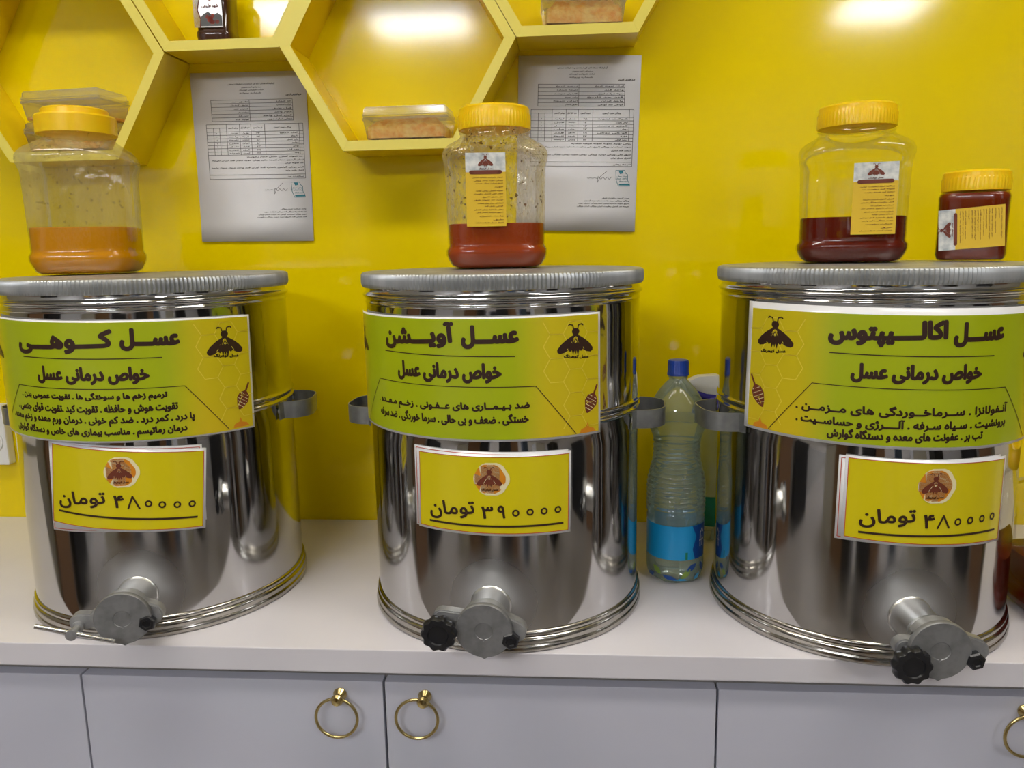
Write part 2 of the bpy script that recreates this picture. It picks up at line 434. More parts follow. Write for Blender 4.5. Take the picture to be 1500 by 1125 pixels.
for i, (xa, xb, ya, yb, za, zb, mm) in enumerate([  # unseen standing panels, added to streak the reflections in the tanks
        (-1.75, -1.25, -3.0, -2.7, ZF, .05, 'greypanel'), (-1.2, -.75, -2.9, -2.6, ZF, .15, 'brownpanel'), (-.70, -.45, -2.8, -2.5, ZF, .55, 'dark'), (-.12, .16, -2.25, -2.05, ZF, .45, 'dark'), (.17, .36, -2.3, -2.1, ZF, .35, 'brownpanel'),  # central dark and brown pair stands in for the mirrored camera holder
        (.62, .80, -2.7, -2.5, ZF, .5, 'bluepanel'), (1.15, 1.6, -2.9, -2.6, ZF, .2, 'greypanel'), (1.7, 2.05, -2.6, -2.3, ZF, .7, 'dark'),
        (X0 + .02, X0 + .3, -2.2, -1.6, ZF, .6, 'dark'), (X0 + .02, X0 + .3, -1.4, -.9, ZF, .4, 'brownpanel'), (X1 - .3, X1 - .02, -2.0, -1.4, ZF, .8, 'dark'), (X1 - .3, X1 - .02, -1.2, -.7, ZF, .5, 'brownpanel')]):
    struct(link('reflection_panel_%d' % (i + 9), box_me('reflection_panel', xa, xb, ya, yb, za, zb, M[mm], .005)))
k_ = 21
for za in (.05, .42):  # unseen coloured blocks, added for the mirrored band below the lids
    for q in range(9):
        xa = X0 + .3 + q * .58 + random.uniform(-.05, .05)
        struct(link('reflection_panel_%d' % k_, box_me('reflection_panel', xa, xa + random.uniform(.15, .4), Y1 + .06, Y1 + .2, za, za + random.uniform(.12, .25), M[random.choice(['wall', 'wall', 'greypanel', 'brownpanel', 'bluepanel', 'labyel'])], .005))); k_ += 1
def ceiling_light(x, y, sx, sy, key, label):
    t = thing('ceiling_light', label, 'ceiling light', (x, y, ZC))
    f = .03
    bm = bmesh.new()
    for a in ((-sx / 2 - f, -sx / 2, -sy / 2 - f, sy / 2 + f), (sx / 2, sx / 2 + f, -sy / 2 - f, sy / 2 + f), (-sx / 2, sx / 2, -sy / 2 - f, -sy / 2), (-sx / 2, sx / 2, sy / 2, sy / 2 + f)):
        r = bmesh.ops.create_cube(bm, size=1)
        for v in r['verts']: v.co = ((a[0] + a[1]) / 2 + v.co.x * (a[1] - a[0]), (a[2] + a[3]) / 2 + v.co.y * (a[3] - a[2]), -.016 + v.co.z * .03)
    link('frame', bmesh_to('frame', bm, M['whiteplastic']), t)
    link('diffuser', box_me('diffuser', -sx / 2, sx / 2, -sy / 2, sy / 2, -.02, -.002, M[key]), t)
ceiling_light(-.95, -3.9, .62, .5, 'lamp_far', 'ceiling light mirrored as a bright streak in the middle honeycomb shelf')
ceiling_light(-1.72, -3.6, .45, .6, 'lamp_far', 'ceiling light mirrored as a white patch in the upper left honeycomb shelf')
ceiling_light(1.97, -3.95, .5, .5, 'lamp_far', 'ceiling light mirrored at the top of the bare yellow wall')
ceiling_light(-.85, -1.05, 1.1, .22, 'lamp_near', 'long ceiling light glinting along the beads of the left and middle tanks')
ceiling_light(.95, -1.05, 1.1, .22, 'lamp_near', 'long ceiling light glinting on the rim of the right tank')

# ------------------------------------------------------------------ counter and cabinets
ct = link('countertop', box_me('countertop', -1.9, 1.9, -W, -.001, -.034, 0, M['counter'], .0015))
tag(ct, 'long white laminate countertop carrying the three steel honey tanks', 'countertop')
seams = [-1.12, -.689, -.2557, .1945, .655, 1.11]
rings = {1: None, 2: -.318, 3: -.1995, 4: .5835}
cabs = [(-1.56, -1.122, []), (-1.12, -.256, [(-1.119, -.690, -1.08), (-.688, -.2570, -.3165)]),
        (-.2555, .6545, [(-.2545, .1935, -.1985), (.1955, .6535, .5850)]), (.656, 1.55, [(.657, 1.10, .70), (1.102, 1.549, 1.15)])]
clab = ['', 'white cabinet unit under the left tank, brass ring on its right door',
        'white cabinet unit under the middle and right tanks', 'white cabinet unit beyond the right edge of the right tank']
for ci, (xa, xb, doors) in enumerate(cabs):
    if not doors: continue
    t = thing('cabinet', clab[ci], 'cabinet', ((xa + xb) / 2, -W + .03, ZF))
    cx_ = (xa + xb) / 2
    link('carcass', box_me('carcass', xa - cx_, xb - cx_, 0, W - .035, 0.0, -ZF - .0345, M['carcass']), t)
    for (da, db, rx) in doors:
        d = link('door', box_me('door', da - cx_ + .0004, db - cx_ - .0004, -.019, -.0005, .1, -ZF - .053, M['door'], .0012), t)
        h = link('handle', lathe_me('handle', [(.0, -.006), (.0085, -.006), (.0095, -.003), (.0075, 0), (.005, .004), (.0075, .008), (.0085, .012), (.006, .016), (0, .017)], M['brass'], 24), d, (rx - cx_, -.025, -ZF - .0715), (pi / 2, 0, 0))
        bmr = .0288; off = -.010 if rx == -.1985 else (-.003 if rx < 0 else .0)
        pts = [(bmr * cos(2 * pi * k / 44) + off, -.008, bmr * sin(2 * pi * k / 44) - sqrt(bmr * bmr - off * off)) for k in range(44)]
        rg = link('ring', tube_me('ring', pts, .0022, M['brass'], 8, closed=True), d, (rx - cx_, -.025, -ZF - .0715))

# ------------------------------------------------------------------ honeycomb shelves
S = .201; HX, HZ, HD, TH = -.2858, .8718, .0954, .0165
def hex_shelf(cx, cz, label, skip=()):
    t = thing('honeycomb_shelf', label, 'shelf', (cx, 0, cz), group='yellow hexagonal wall shelves')
    so = S - .0006; si = so - TH / cos(pi / 6)
    for i in range(6):
        if i in skip: continue
        a, b = i * pi / 3 + .0003, (i + 1) * pi / 3 - .0003
        o = [(so * cos(a), so * sin(a)), (so * cos(b), so * sin(b)), (si * cos(b), si * sin(b)), (si * cos(a), si * sin(a))]
        V = [(x, -HD, z) for x, z in o] + [(x, -.0005, z) for x, z in o]
        Fc = [(0, 1, 2, 3), (7, 6, 5, 4)] + [(k, k + 4, (k + 1) % 4 + 4, (k + 1) % 4) for k in range(4)]
        me = mesh('board', V, Fc, [M['shelf'], M['shelf_edge']], fm=[1, 0, 0, 0, 0, 0])
        link('board', me, t)
    return t
hh = S * sqrt(3) / 2
hex_shelf(HX, HZ, 'yellow hexagonal shelf holding a single clear comb box, between the two pinned pages')
hex_shelf(HX - 3 * S, HZ - .004, 'yellow hexagonal shelf at the left edge holding stacked clear boxes')
hex_shelf(HX - 1.5 * S, HZ + hh - .002, 'upper yellow hexagonal shelf holding a small dark labelled jar')
hex_shelf(HX + 1.5 * S, HZ + hh, 'upper yellow hexagonal shelf above the right page, comb box inside')

# ------------------------------------------------------------------ wall pages
words = ['نتیجه', 'آزمون', 'حد', 'مجاز', 'روش', 'عسل', 'نمونه', 'تاریخ', 'شماره', 'استاندارد', 'رطوبت', 'قند', 'قبل', 'تولید', 'کنترل', 'واحد', 'ویژگی', 'مورد', 'ملی', 'ایران', 'گواهی', 'طبق', 'شرکت', 'درصد']
def blurb(n): return ' '.join(random.choice(words) for _ in range(n))
def page(px, pz, rot, label, curl=.004):
    t = tag(link('wall_page', None, None, (px, -.0012, pz), (0, -rot, 0)), label, 'paper')
    Wd, H = .216, .303
    V, Fc = [], []
    n = 8
    fm = lambda x, z: (x, -(abs(z / H * 2) ** 6 * .002) - .0004, z)
    for j in range(n + 1):
        for i in range(3): V.append(fm(-Wd / 2 + Wd * i / 2, -H / 2 + H * j / n))
    Fc = [(j * 3 + i, j * 3 + i + 1, j * 3 + i + 4, j * 3 + i + 3) for j in range(n) for i in range(2)]
    me = mesh('sheet', V, Fc, M['lam'], smooth=True)
    o = link('sheet', me, t); md = o.modifiers.new('s', 'SOLIDIFY'); md.thickness = .0006; md.offset = 1
    D = Decal([M['greyink'], M['tealink'], M['ink']])
    P = lambda a, b: (-Wd / 2 + a * Wd, H / 2 - b * H)
    def tx(s, a0, a1, b, h, bold=.00022, m=0): D.text(s, P(a0, b), P(a1, b), h * H, bold, m, 1)
    tx('آزمایشگاه همکار اداره کل استاندارد و تحقیقات صنعتی', .32, .73, .067, .013)
    tx('سیدمرتضی احمد محمودی', .44, .61, .087, .011); tx('شرکت علوم پارس شهرستان', .42, .63, .103, .012); tx('شماره پروانه', .42, .61, .12, .010)
    tx('فرم گزارش آزمون', .82, .955, .134, .014, .0004)
    lw = .0007
    def L(a0, b0, a1, b1): D.line([P(a0, b0), P(a1, b1)], lw, 0, joint=False)
    for k in range(7): L(.165, .158 + k * .0205, .875, .158 + k * .0205)
    for a in (.165, .50, .875): L(a, .158, a, .281)
    for k in range(6):
        b = .170 + k * .0205
        wd = random.uniform(.12, .3); tx(blurb(3 if wd > .2 else 2), .865 - wd, .865, b, .011)
        wd = random.uniform(.09, .2); tx(blurb(2), .49 - wd, .49, b, .010)
    rows = [.299, .343] + [.343 + .0195 * k for k in range(1, 8)]
    for b in rows: L(.11, b, .955, b)
    cols = [.11, .17, .225, .285, .40, .50, .62, .92, .955]
    for i, a in enumerate(cols): L(a, .299 if i not in (1, 2) else .32, a, rows[-1])
    L(.11, .32, .285, .32)
    tx('ویژگی مورد آزمون', .70, .85, .32, .012); tx('نتیجه آزمون', .52, .60, .32, .011); tx('حدود قابل قبول', .41, .49, .32, .011); tx('روش آزمون', .30, .39, .32, .011)
    for k in range(7):
        b = .353 + .0195 * k
        wd = random.choice([.04, .06, .05, .25, .13, .16, .10]); tx(blurb(1 if wd < .08 else 2), .91 - wd, .91, b, .010)
        tx(random.choice(['۲۱', '۳۴', '۰/۵', '۱/۲']), .545, .575, b, .009)
        tx(blurb(1), .42, .48, b, .009); tx(blurb(1), .30, .385, b, .009); tx('۴', .195, .2, b, .008)
    L(.11, rows[-1], .11, .622); L(.955, rows[-1], .955, .622); L(.11, .598, .955, .598); L(.11, .622, .955, .622)
    for a0, b, nn in ((.45, .492, 6), (.14, .512, 11), (.78, .531, 3), (.13, .555, 11), (.78, .575, 3), (.80, .611, 2)): tx(blurb(nn), a0, .945, b, .011)
    # signature and stamp
    D.line([P(.59 + .2 * t_ / 40, .69 + .006 * sin(t_ * .9) * (1 if t_ > 16 else .2)) for t_ in range(41)], .0006, 0)
    D.line([P(.75, .65), P(.70, .68), P(.675, .715), P(.68, .68)], .0006, 0)
    q = [(.825, .645), (.90, .645), (.905, .66), (.925, .67), (.925, .70), (.94, .72), (.945, .735), (.85, .735), (.83, .70)]
    D.line([P(*x) for x in q], .0008, 1, closed=True)
    D.poly([P(*x) for x in [(.85, .648), (.885, .648), (.885, .662), (.86, .666)]], 1)
    for b, w_ in ((.68, .09), (.692, .10), (.708, .07)): tx(blurb(2), .925 - w_, .925, b, .010, .0002, 1)
    D.line([P(.86, .727), P(.94, .727)], .0025, 1)
    for b, a0, nn in ((.805, .72, 4), (.822, .57, 7), (.838, .52, 8), (.854, .51, 8)): tx(blurb(nn), a0, .945, b, .0095)
    D.build('printed_text', lambda x, z: (x, fm(x, z)[1] - .0010, z), t, step=0)
    return t
page(-.5834, .7011, -.0102, 'laminated printed page on the wall between the amber jar and the middle tank')
page(.0169, .7090, -.0312, 'laminated printed page on the wall partly hidden behind the middle honey jar')

# ------------------------------------------------------------------ honey tanks
TK = [(-.644, -.2924), (-.097, -.3059), (.4209, -.3198)]
body_prof = [(R - .002, .002), (R, .029)]
z = .029
for zb, hb in ((.302, .0045), (.3115, .0045), (.4680, .0035), (.4610, .0018)): pass
prof = [(R - .003, .004), (R, .0285)]
zs = [.0285 + k * .03 for k in range(1, 9)]
prof += [(R, q) for q in zs if q < .292]
def beadp(zc, h, a): return [(R + a * (.5 - .5 * cos(2 * pi * k / 8)), zc - h / 2 + h * k / 8) for k in range(9)]
prof += beadp(.3025, .009, .003) + beadp(.3130, .009, .003)[1:]
prof += [(R, .35), (R, .40), (R, .44)] + beadp(.4575, .006, .0012) + beadp(.4675, .011, .0045) + [(R, .4775), (R, .492)]
TANK_BODY = lathe_me('body', prof, M['steel'], 160, close=False, ang=60)
rim = [(R - .006, .0005), (R + .0045, .0005), (R + .0058, .003), (R + .0058, .007), (R + .0042, .0095), (R + .0034, .0105), (R + .0046, .0125), (R + .0050, .016), (R + .0040, .0190), (R + .0016, .0205),
       (R + .0026, .0225), (R + .0030, .0255), (R + .0020, .0280), (R - .0005, .0290)]
TANK_RIM = lathe_me('base_ring', rim, M['steel_rim'], 160, close=False, ang=70)
NT = 230
def crimp(t, i, r):
    a = {2: .0010, 3: .0014, 4: .0014, 5: .0012, 6: .0006}.get(i, 0)
    return r + a * cos(t * NT)
RL = .2040
lidp = [(R + .001, .4785), (RL - .0008, .4783), (RL - .0004, .4800), (RL, .4840), (RL, .4900), (RL - .0002, .4955), (RL - .0015, .4978), (RL - .0035, .4985), (RL - .012, .4987), (.12, .4992), (.001, .4994)]
TANK_LID = lathe_me('lid', lidp, M['galv'], NT * 4, rfun=crimp, ang=50)
TANK_LID.materials.append(M['galv'])

def handle_me():
    # strap bent outward: path in plan, x radial out from body, y tangential
    pts = []
    hw, out, rc = .050, .038, .035
    x_in = sqrt(R * R - hw * hw) - R
    pts += [(x_in - .0005, -hw - .012), (x_in + .0045, -hw - .001)]
    pts.append((x_in + .010, -hw))
    for k in range(9):
        a = -pi / 2 + (pi / 2) * k / 8
        pts.append((out - rc + rc * cos(a), -hw + rc + rc * sin(a)))
    for k in range(9):
        a = (pi / 2) * k / 8
        pts.append((out - rc + rc * cos(a), hw - rc + rc * sin(a)))
    pts += [(x_in + .010, hw), (x_in + .0045, hw + .001), (x_in - .0005, hw + .012)]
    bm = bmesh.new(); prev = None; th = .0016; hz = .0132
    for i, p in enumerate(pts):
        q0, q1 = pts[max(0, i - 1)], pts[min(len(pts) - 1, i + 1)]
        dx, dy = q1[0] - q0[0], q1[1] - q0[1]; L = math.hypot(dx, dy); nx, ny = dy / L * th / 2, -dx / L * th / 2
        cur = [bm.verts.new((p[0] + nx + R, p[1] + ny, -hz)), bm.verts.new((p[0] + nx + R, p[1] + ny, hz)), bm.verts.new((p[0] - nx + R, p[1] - ny, hz)), bm.verts.new((p[0] - nx + R, p[1] - ny, -hz))]
        if prev:
            for k in range(4): bm.faces.new((prev[k], cur[k], cur[(k + 1) % 4], prev[(k + 1) % 4]))
        else: bm.faces.new(cur)
        prev = cur
    bm.faces.new(prev[::-1])
    bmesh.ops.recalc_face_normals(bm, faces=bm.faces)
    return smooth_angle(bmesh_to('handle', bm, M['strap']), 40)
TANK_HANDLE = handle_me()
RIVET = lathe_me('rivet', [(.0045, 0), (.0042, .0015), (.0025, .0028), (0, .0032)], M['strap'], 14)

def knob_me():
    return lathe_me('knob', [(.012, -.002), (.0195, 0), (.0215, .003), (.0215, .011), (.0195, .014), (.013, .0145), (.012, .0125), (0, .012)], M['black'], 80,
                    rfun=lambda t, i, r: r + (.0012 * cos(t * 10) if 1 <= i <= 4 else 0), ang=40)
KNOB = knob_me()
BOLT = lathe_me('pivot_bolt', [(.0105, 0), (.0112, .002), (.0112, .008), (.0095, .010), (.006, .0105), (.005, .009), (0, .009)], M['black'], 6, ang=20)
def disc_me(name, r, t, m_, n=64, tip=False):
    def rf(th, i, q):
        if tip and abs((th - 1.5 * pi)) < .12: return q + .0025 * (1 - abs(th - 1.5 * pi) / .12)
        return q
    return lathe_me(name, [(r - .004, 0), (r, .001), (r, t - .0015), (r - .0012, t), (r * .32, t + .0002), (r * .30, t - .0006), (r * .1, t - .0004), (0, t - .0004)], m_, n, rfun=rf, ang=40)
M['gate'] = mat('dull_cast_gate', (.25, .25, .25), .5, .6)
noise_mix(M['gate'], (.21, .21, .21), (.29, .29, .29), scale=60)
GATE = disc_me('gate', .0355, .0075, M['gate'], 96, tip=True)
def tankobj(k, label, haz, vaz, vdist, vz, rod, roll, kn=(-.054, -.004), bo=(.034, -.012)):
    cx, cy = TK[k]
    t = thing('honey_tank', label, 'tank', (cx, cy, 0), group='stainless steel honey tanks')
    link('body', TANK_BODY, t, (0, 0, 0), (0, 0, radians(vaz))); link('base_ring', TANK_RIM, t, (0, 0, 0)); link('lid', TANK_LID, t)
    for az in haz:
        h = link('handle', TANK_HANDLE, t, (0, 0, .2880), (0, 0, radians(az)))
        for s_ in (-1, 1):
            link('rivet', RIVET, h, (sqrt(R * R - .058 ** 2) + .0010, s_ * .0575, 0), (0, pi / 2, s_ * .28))
    # valve: local frame +z = outward
    a = radians(vaz) - pi / 2
    ox, oy = cos(a), sin(a)
    Lb = vdist - .022
    v = link('spout', lathe_me('spout', [(.0275, R - .006), (.0272, R + .0012), (.0258, R + .0028), (.0252, R + .005), (.0252, Lb - .020), (.0230, Lb - .0195), (.0230, Lb - .0165), (.0250, Lb - .016), (.0250, Lb - .0135), (.0232, Lb - .013), (.0232, Lb - .011), (.0250, Lb - .0105), (.0250, Lb - .008), (.022, Lb - .008)], M['pipe'], 64, ang=30), t, (0, 0, vz))
    v.rotation_mode = 'XYZ'
    # build matrix: local z -> outward, local y -> up, local x -> outward x up ... right-handed
    zc = Vector((ox, oy, 0)); yc = Vector((0, 0, 1)); xc = yc.cross(zc)
    mt = Matrix(((xc.x, yc.x, zc.x), (xc.y, yc.y, zc.y), (xc.z, yc.z, zc.z))).to_4x4()
    v.matrix_basis = Matrix.Translation((0, 0, vz)) @ mt
    # casting with two ears: outline in local x,y   (local x points to the viewer's right)
    o = []
    def arc(cx_, cy_, r_, a0, a1, n):
        for i in range(n + 1):
            q = radians(a0 + (a1 - a0) * i / n); o.append((cx_ + r_ * cos(q), cy_ + r_ * sin(q)))
    c_, s_ = cos(roll), sin(roll)
    arc(0, 0, .0315, 150, 30, 14); arc(bo[0] + .004, bo[1] + .008, .0145, 75, -90, 8); arc(0, 0, .0315, -25, -155, 14); arc(kn[0], kn[1] + .010, .0115, 255, 95, 8)
    o.append((kn[0] + .014, kn[1] + .0205))
    o = [(x * c_ - y * s_, x * s_ + y * c_) for x, y in o]
    bm = bmesh.new(); z0, z1 = Lb - .0085, Lb + .0075
    n_ = len(o); V1 = [bm.verts.new((x, y, z0)) for x, y in o]; V2 = [bm.verts.new((x, y, z1)) for x, y in o]
    bm.faces.new(V1[::-1]); bm.faces.new(V2)
    for i in range(n_): bm.faces.new((V1[i], V1[(i + 1) % n_], V2[(i + 1) % n_], V2[i]))
    bmesh.ops.recalc_face_normals(bm, faces=bm.faces)
    bmesh.ops.bevel(bm, geom=[e for e in bm.edges if abs(e.verts[0].co.z - e.verts[1].co.z) < 1e-6], offset=.0018, segments=2, affect='EDGES')
    bmesh.ops.triangulate(bm, faces=[f for f in bm.faces if len(f.verts) > 4])
    link('valve_casting', smooth_angle(bmesh_to('valve_casting', bm, M['cast']), 35), v)
    link('gate', GATE, v, (0, -.002, Lb + .0076))
    q = lambda x, y: (x * c_ - y * s_, x * s_ + y * c_)
    bx, by = q(*bo)
    link('pivot_bolt', BOLT, v, (bx, by, Lb + .0076), (0, 0, .3))
    kx, ky = q(kn[0], kn[1] + .006)
    if rod:
        link('screw', lathe_me('screw', [(.0075, 0), (.0075, .005), (.0045, .0055), (.0045, .018), (.007, .0185), (.007, .026), (0, .027)], M['cast'], 24), v, (kx, ky, Lb + .0076))
        link('crossbar', tube_me('crossbar', [(-.046, .015, .022), (.046, -.015, .022)], .0032, M['chrome'], 14), v, (kx + .004, ky, Lb + .0076))
    else:
        link('screw', lathe_me('screw', [(.006, 0), (.006, .012)], M['cast'], 20), v, (kx, ky - .004, Lb + .0076))
        link('knob', KNOB, v, (kx, ky - .006, Lb + .0176))
    return t
tankobj(0, 'polished steel honey tank at left, its gate valve closed by a thin silver crossbar', (10, 184), 13.3, .275, .0640, True, .0, (-.056, -.016), (.030, -.011))
tankobj(1, 'polished steel honey tank in the middle, beside the water bottle, black valve knob', (-6, 178), -2.1, .274, .0665, False, -.05)
tankobj(2, 'polished steel honey tank at right with two jars on its lid, black valve knob', (2, 188), 0.6, .287, .0665, False, -.0, (-.036, -.014), (.040, -.014))

# ------------------------------------------------------------------ prints on the tanks
PRINT={'sign1': {'corn': [(-0.1477, 0.4496), (0.2332, 0.4418), (0.2285, 0.2782), (-0.1413, 0.2914)],
           'dip': [(0.2228, 0.344), (0.2045, 0.3088)],
           'logo': [(0.1906, 0.4046), (0.1647, 0.4027), (0.2182, 0.3969)],
           'ltext': ('عسل کوهرنگ', (0.1733, 0.3897), (0.2104, 0.386), 0.0061),
           'rule': [(-0.0819, 0.3984), (0.1076, 0.3939)],
           'splash': (0.2063, 0.2892),
           'text': [('عســـل', (0.0589, 0.4203), (0.1312, 0.417), 0.0303),
                    ('کـــوهـــی', (-0.0891, 0.4177), (0.0513, 0.4189), 0.0315),
                    ('خواص درمانی عسل', (-0.0589, 0.3756), (0.0904, 0.3717), 0.0243),
                    ('ترمیم زخم ها و سوختگی ها . تقویت عمومی بدن .', (-0.0958, 0.3471), (0.1098, 0.3429), 0.0134),
                    ('تقویت هوش و حافظه . تقویت کبد .تقویت قوای جنسی .', (-0.1089, 0.3311), (0.1215, 0.326), 0.0141),
                    ('پا درد . کمر درد . ضد کم خونی . درمان ورم معده و زخم معده .', (-0.1266, 0.3162), (0.1411, 0.3088), 0.0147),
                    ('درمان رماتیسم . مناسب بیماری های خاص و دستگاه گوارش', (-0.1186, 0.3002), (0.1305, 0.2943), 0.0154)],
           'trap': [(-0.1381, 0.3153), (-0.1003, 0.3591), (0.1321, 0.3528), (0.1866, 0.2834)]},
 'sign2': {'corn': [(-0.2278, 0.4464), (0.1476, 0.447), (0.1488, 0.2894), (-0.2288, 0.2893)],
           'dip': [(0.1422, 0.3525), (0.126, 0.3178)],
           'logo': [(0.1092, 0.4109), (0.085, 0.4071), (0.1366, 0.4033)],
           'ltext': ('عسل کوهرنگ', (0.0922, 0.3939), (0.1289, 0.391), 0.0055),
           'rule': [(-0.1599, 0.3985), (0.0303, 0.397)],
           'splash': (0.1277, 0.2977),
           'text': [('عســـل', (-0.0362, 0.4214), (0.0353, 0.4219), 0.0297),
                    ('آویـــشن', (-0.1582, 0.4181), (-0.0445, 0.4245), 0.0333),
                    ('خواص درمانی عسل', (-0.1343, 0.3755), (0.0135, 0.3764), 0.0259),
                    ('ضد بـیـمــاری های عــفـونی . زخــم مـعــده .', (-0.1822, 0.3302), (0.0477, 0.3337), 0.0138),
                    ('خستگی . ضعف و بی حالی . سرما خوردگی . ضد سرفه', (-0.1798, 0.3142), (0.0461, 0.3176), 0.0155)],
           'trap': [(-0.2348, 0.2865), (-0.1771, 0.359), (0.0554, 0.3585), (0.1093, 0.2925)]},
 'sign3': {'corn': [(-0.2242, 0.4557), (0.1308, 0.4507), (0.1755, 0.2808), (-0.2274, 0.2865)],
           'dip': [(-0.2148, 0.3576), (-0.1938, 0.3177)],
           'logo': [(-0.1792, 0.4135), (-0.2067, 0.4055), (-0.1539, 0.4101)],
           'ltext': ('عسل کوهرنگ', (-0.2, 0.3916), (-0.1628, 0.3944), 0.0055),
           'rule': [(-0.1089, 0.3972), (0.0819, 0.3936)],
           'splash': (-0.1964, 0.2956),
           'text': [('عســـل', (0.0256, 0.42), (0.0952, 0.4203), 0.0298),
                    ('اکالــــیپتوس', (-0.1115, 0.4199), (0.019, 0.4226), 0.0309),
                    ('خواص درمانی عسل', (-0.0842, 0.3744), (0.0657, 0.3735), 0.0242),
                    ('آنـفولانزا . ســرماخــوردگی های مــزمــن .', (-0.1466, 0.3284), (0.1129, 0.3278), 0.015),
                    ('برونشیت . سـیاه سـرفه . آلــــرژی و حساســیت .', (-0.1458, 0.3125), (0.112, 0.3111), 0.0146),
                    ('تب بر . عفونت های معده و دستگاه گوارش', (-0.1071, 0.2976), (0.0751, 0.2977), 0.0147)],
           'trap': [(-0.1832, 0.2908), (-0.1273, 0.3579), (0.1057, 0.3536), (0.162, 0.286)]},
 'tag1': {'back': [(-0.0586, 0.2864), (0.1478, 0.2677), (0.1456, 0.1592), (-0.0707, 0.1564)],
          'corn': [(-0.0549, 0.2842), (0.1533, 0.2621), (0.1428, 0.1476), (-0.0698, 0.1667)],
          'logo': [(0.0419, 0.2412), (0.0193, 0.2421), (0.0637, 0.2396)],
          'rule': [(-0.053, 0.1869), (0.1335, 0.1661)],
          'text': [('تومان', (-0.0509, 0.2008), (0.0195, 0.2033), 0.026), ('۴', (0.0293, 0.2008), (0.0428, 0.2001), 0.0178), ('۸', (0.0474, 0.1989), (0.0617, 0.1977), 0.0172)],
          'zero': [(0.0732, 0.1946), (0.0901, 0.1912), (0.1089, 0.1883), (0.1279, 0.1861)]},
 'tag2': {'back': [(-0.1132, 0.277), (0.1001, 0.2722), (0.0979, 0.1641), (-0.1143, 0.1668)],
          'corn': [(-0.1072, 0.2728), (0.104, 0.2705), (0.1021, 0.1604), (-0.1092, 0.1657)],
          'logo': [(-0.0041, 0.2392), (-0.0268, 0.2385), (0.0182, 0.239)],
          'rule': [(-0.0902, 0.1774), (0.0916, 0.1747)],
          'text': [('تومان', (-0.0896, 0.191), (-0.025, 0.1978), 0.0268), ('۳', (-0.0165, 0.1946), (-0.0009, 0.1949), 0.017), ('۹', (0.0042, 0.1956), (0.0146, 0.1955), 0.0176)],
          'zero': [(0.0278, 0.1936), (0.0464, 0.194), (0.065, 0.1938), (0.0839, 0.1937)]},
 'tag3': {'back': [(-0.092, 0.2701), (0.117, 0.2677), (0.1198, 0.1573), (-0.0925, 0.1621)],
          'corn': [(-0.0844, 0.2716), (0.1277, 0.2649), (0.1283, 0.154), (-0.0847, 0.1634)],
          'logo': [(0.0207, 0.2365), (-0.0013, 0.2367), (0.0443, 0.2354)],
          'rule': [(-0.0652, 0.1746), (0.1152, 0.1716)],
          'text': [('تومان', (-0.0656, 0.1906), (-0.0006, 0.1963), 0.0259), ('۴', (0.0083, 0.1921), (0.022, 0.1918), 0.0178), ('۸', (0.0262, 0.1914), (0.0407, 0.1912), 0.0162)],
          'zero': [(0.0524, 0.1897), (0.0703, 0.1899), (0.0892, 0.1898), (0.1078, 0.19)]}}

def cylmap(rad): return lambda s, z_: (rad * cos(s / RS - pi / 2), rad * sin(s / RS - pi / 2), z_)
GREEN = (.40, .48, .0); YEL = (.72, .55, .004)
def lerp(a, b, t): return tuple(x + (y - x) * t for x, y in zip(a, b))
def sheet(name, corn, rad, parent, m_, colf=None, thick=.0003, nx=48, nz=8):
    TLc, TRc, BRc, BLc = corn
    V, Fc, uv = [], [], []
    f = cylmap(rad)
    for j in range(nz + 1):
        for i in range(nx + 1):
            u, v = i / nx, j / nz
            T_ = lerp(TLc, TRc, u); B_ = lerp(BLc, BRc, u); p = lerp(B_, T_, v)
            V.append(f(*p)); uv.append((u, v))
    Fc = [(j * (nx + 1) + i, j * (nx + 1) + i + 1, (j + 1) * (nx + 1) + i + 1, (j + 1) * (nx + 1) + i) for j in range(nz) for i in range(nx)]
    me = mesh(name, V, Fc, m_, smooth=True)
    if colf:
        ca = me.color_attributes.new('print', 'FLOAT_COLOR', 'POINT')
        for i, (u, v) in enumerate(uv): ca.data[i].color = (*colf(u, v), 1)
    o = link(name, me, parent)
    if thick:
        md = o.modifiers.new('s', 'SOLIDIFY'); md.thickness = thick; md.offset = -1
    return o
def inset(c, l, t, r, b):
    (a, d), (e, f), (g, h), (i, j) = c
    return [(a + l, d - t), (e - r, f - t), (g - r, h + b), (i + l, j + b)]
def honeyc(D, c0, side, clipx, zlo, zhi, m):
    r_ = .0175
    for i in range(-1, 5):
        for j in range(-1, 10):
            x = c0 + side * i * r_ * 1.5; z_ = zhi - .004 - j * r_ * sqrt(3) - (i % 2) * r_ * sqrt(3) / 2
            keep = (i, j)
            if i > 2 - (j > 2) - (j > 4) * 1: continue
            for k in range(6):
                a, b = k * pi / 3, (k + 1) * pi / 3
                p, q = (x + r_ * cos(a), z_ + r_ * sin(a)), (x + r_ * cos(b), z_ + r_ * sin(b))
                if all(clipx[0] < s[0] < clipx[1] and zlo < s[1] < zhi for s in (p, q)): D.line([p, q], .0011, m, joint=True)
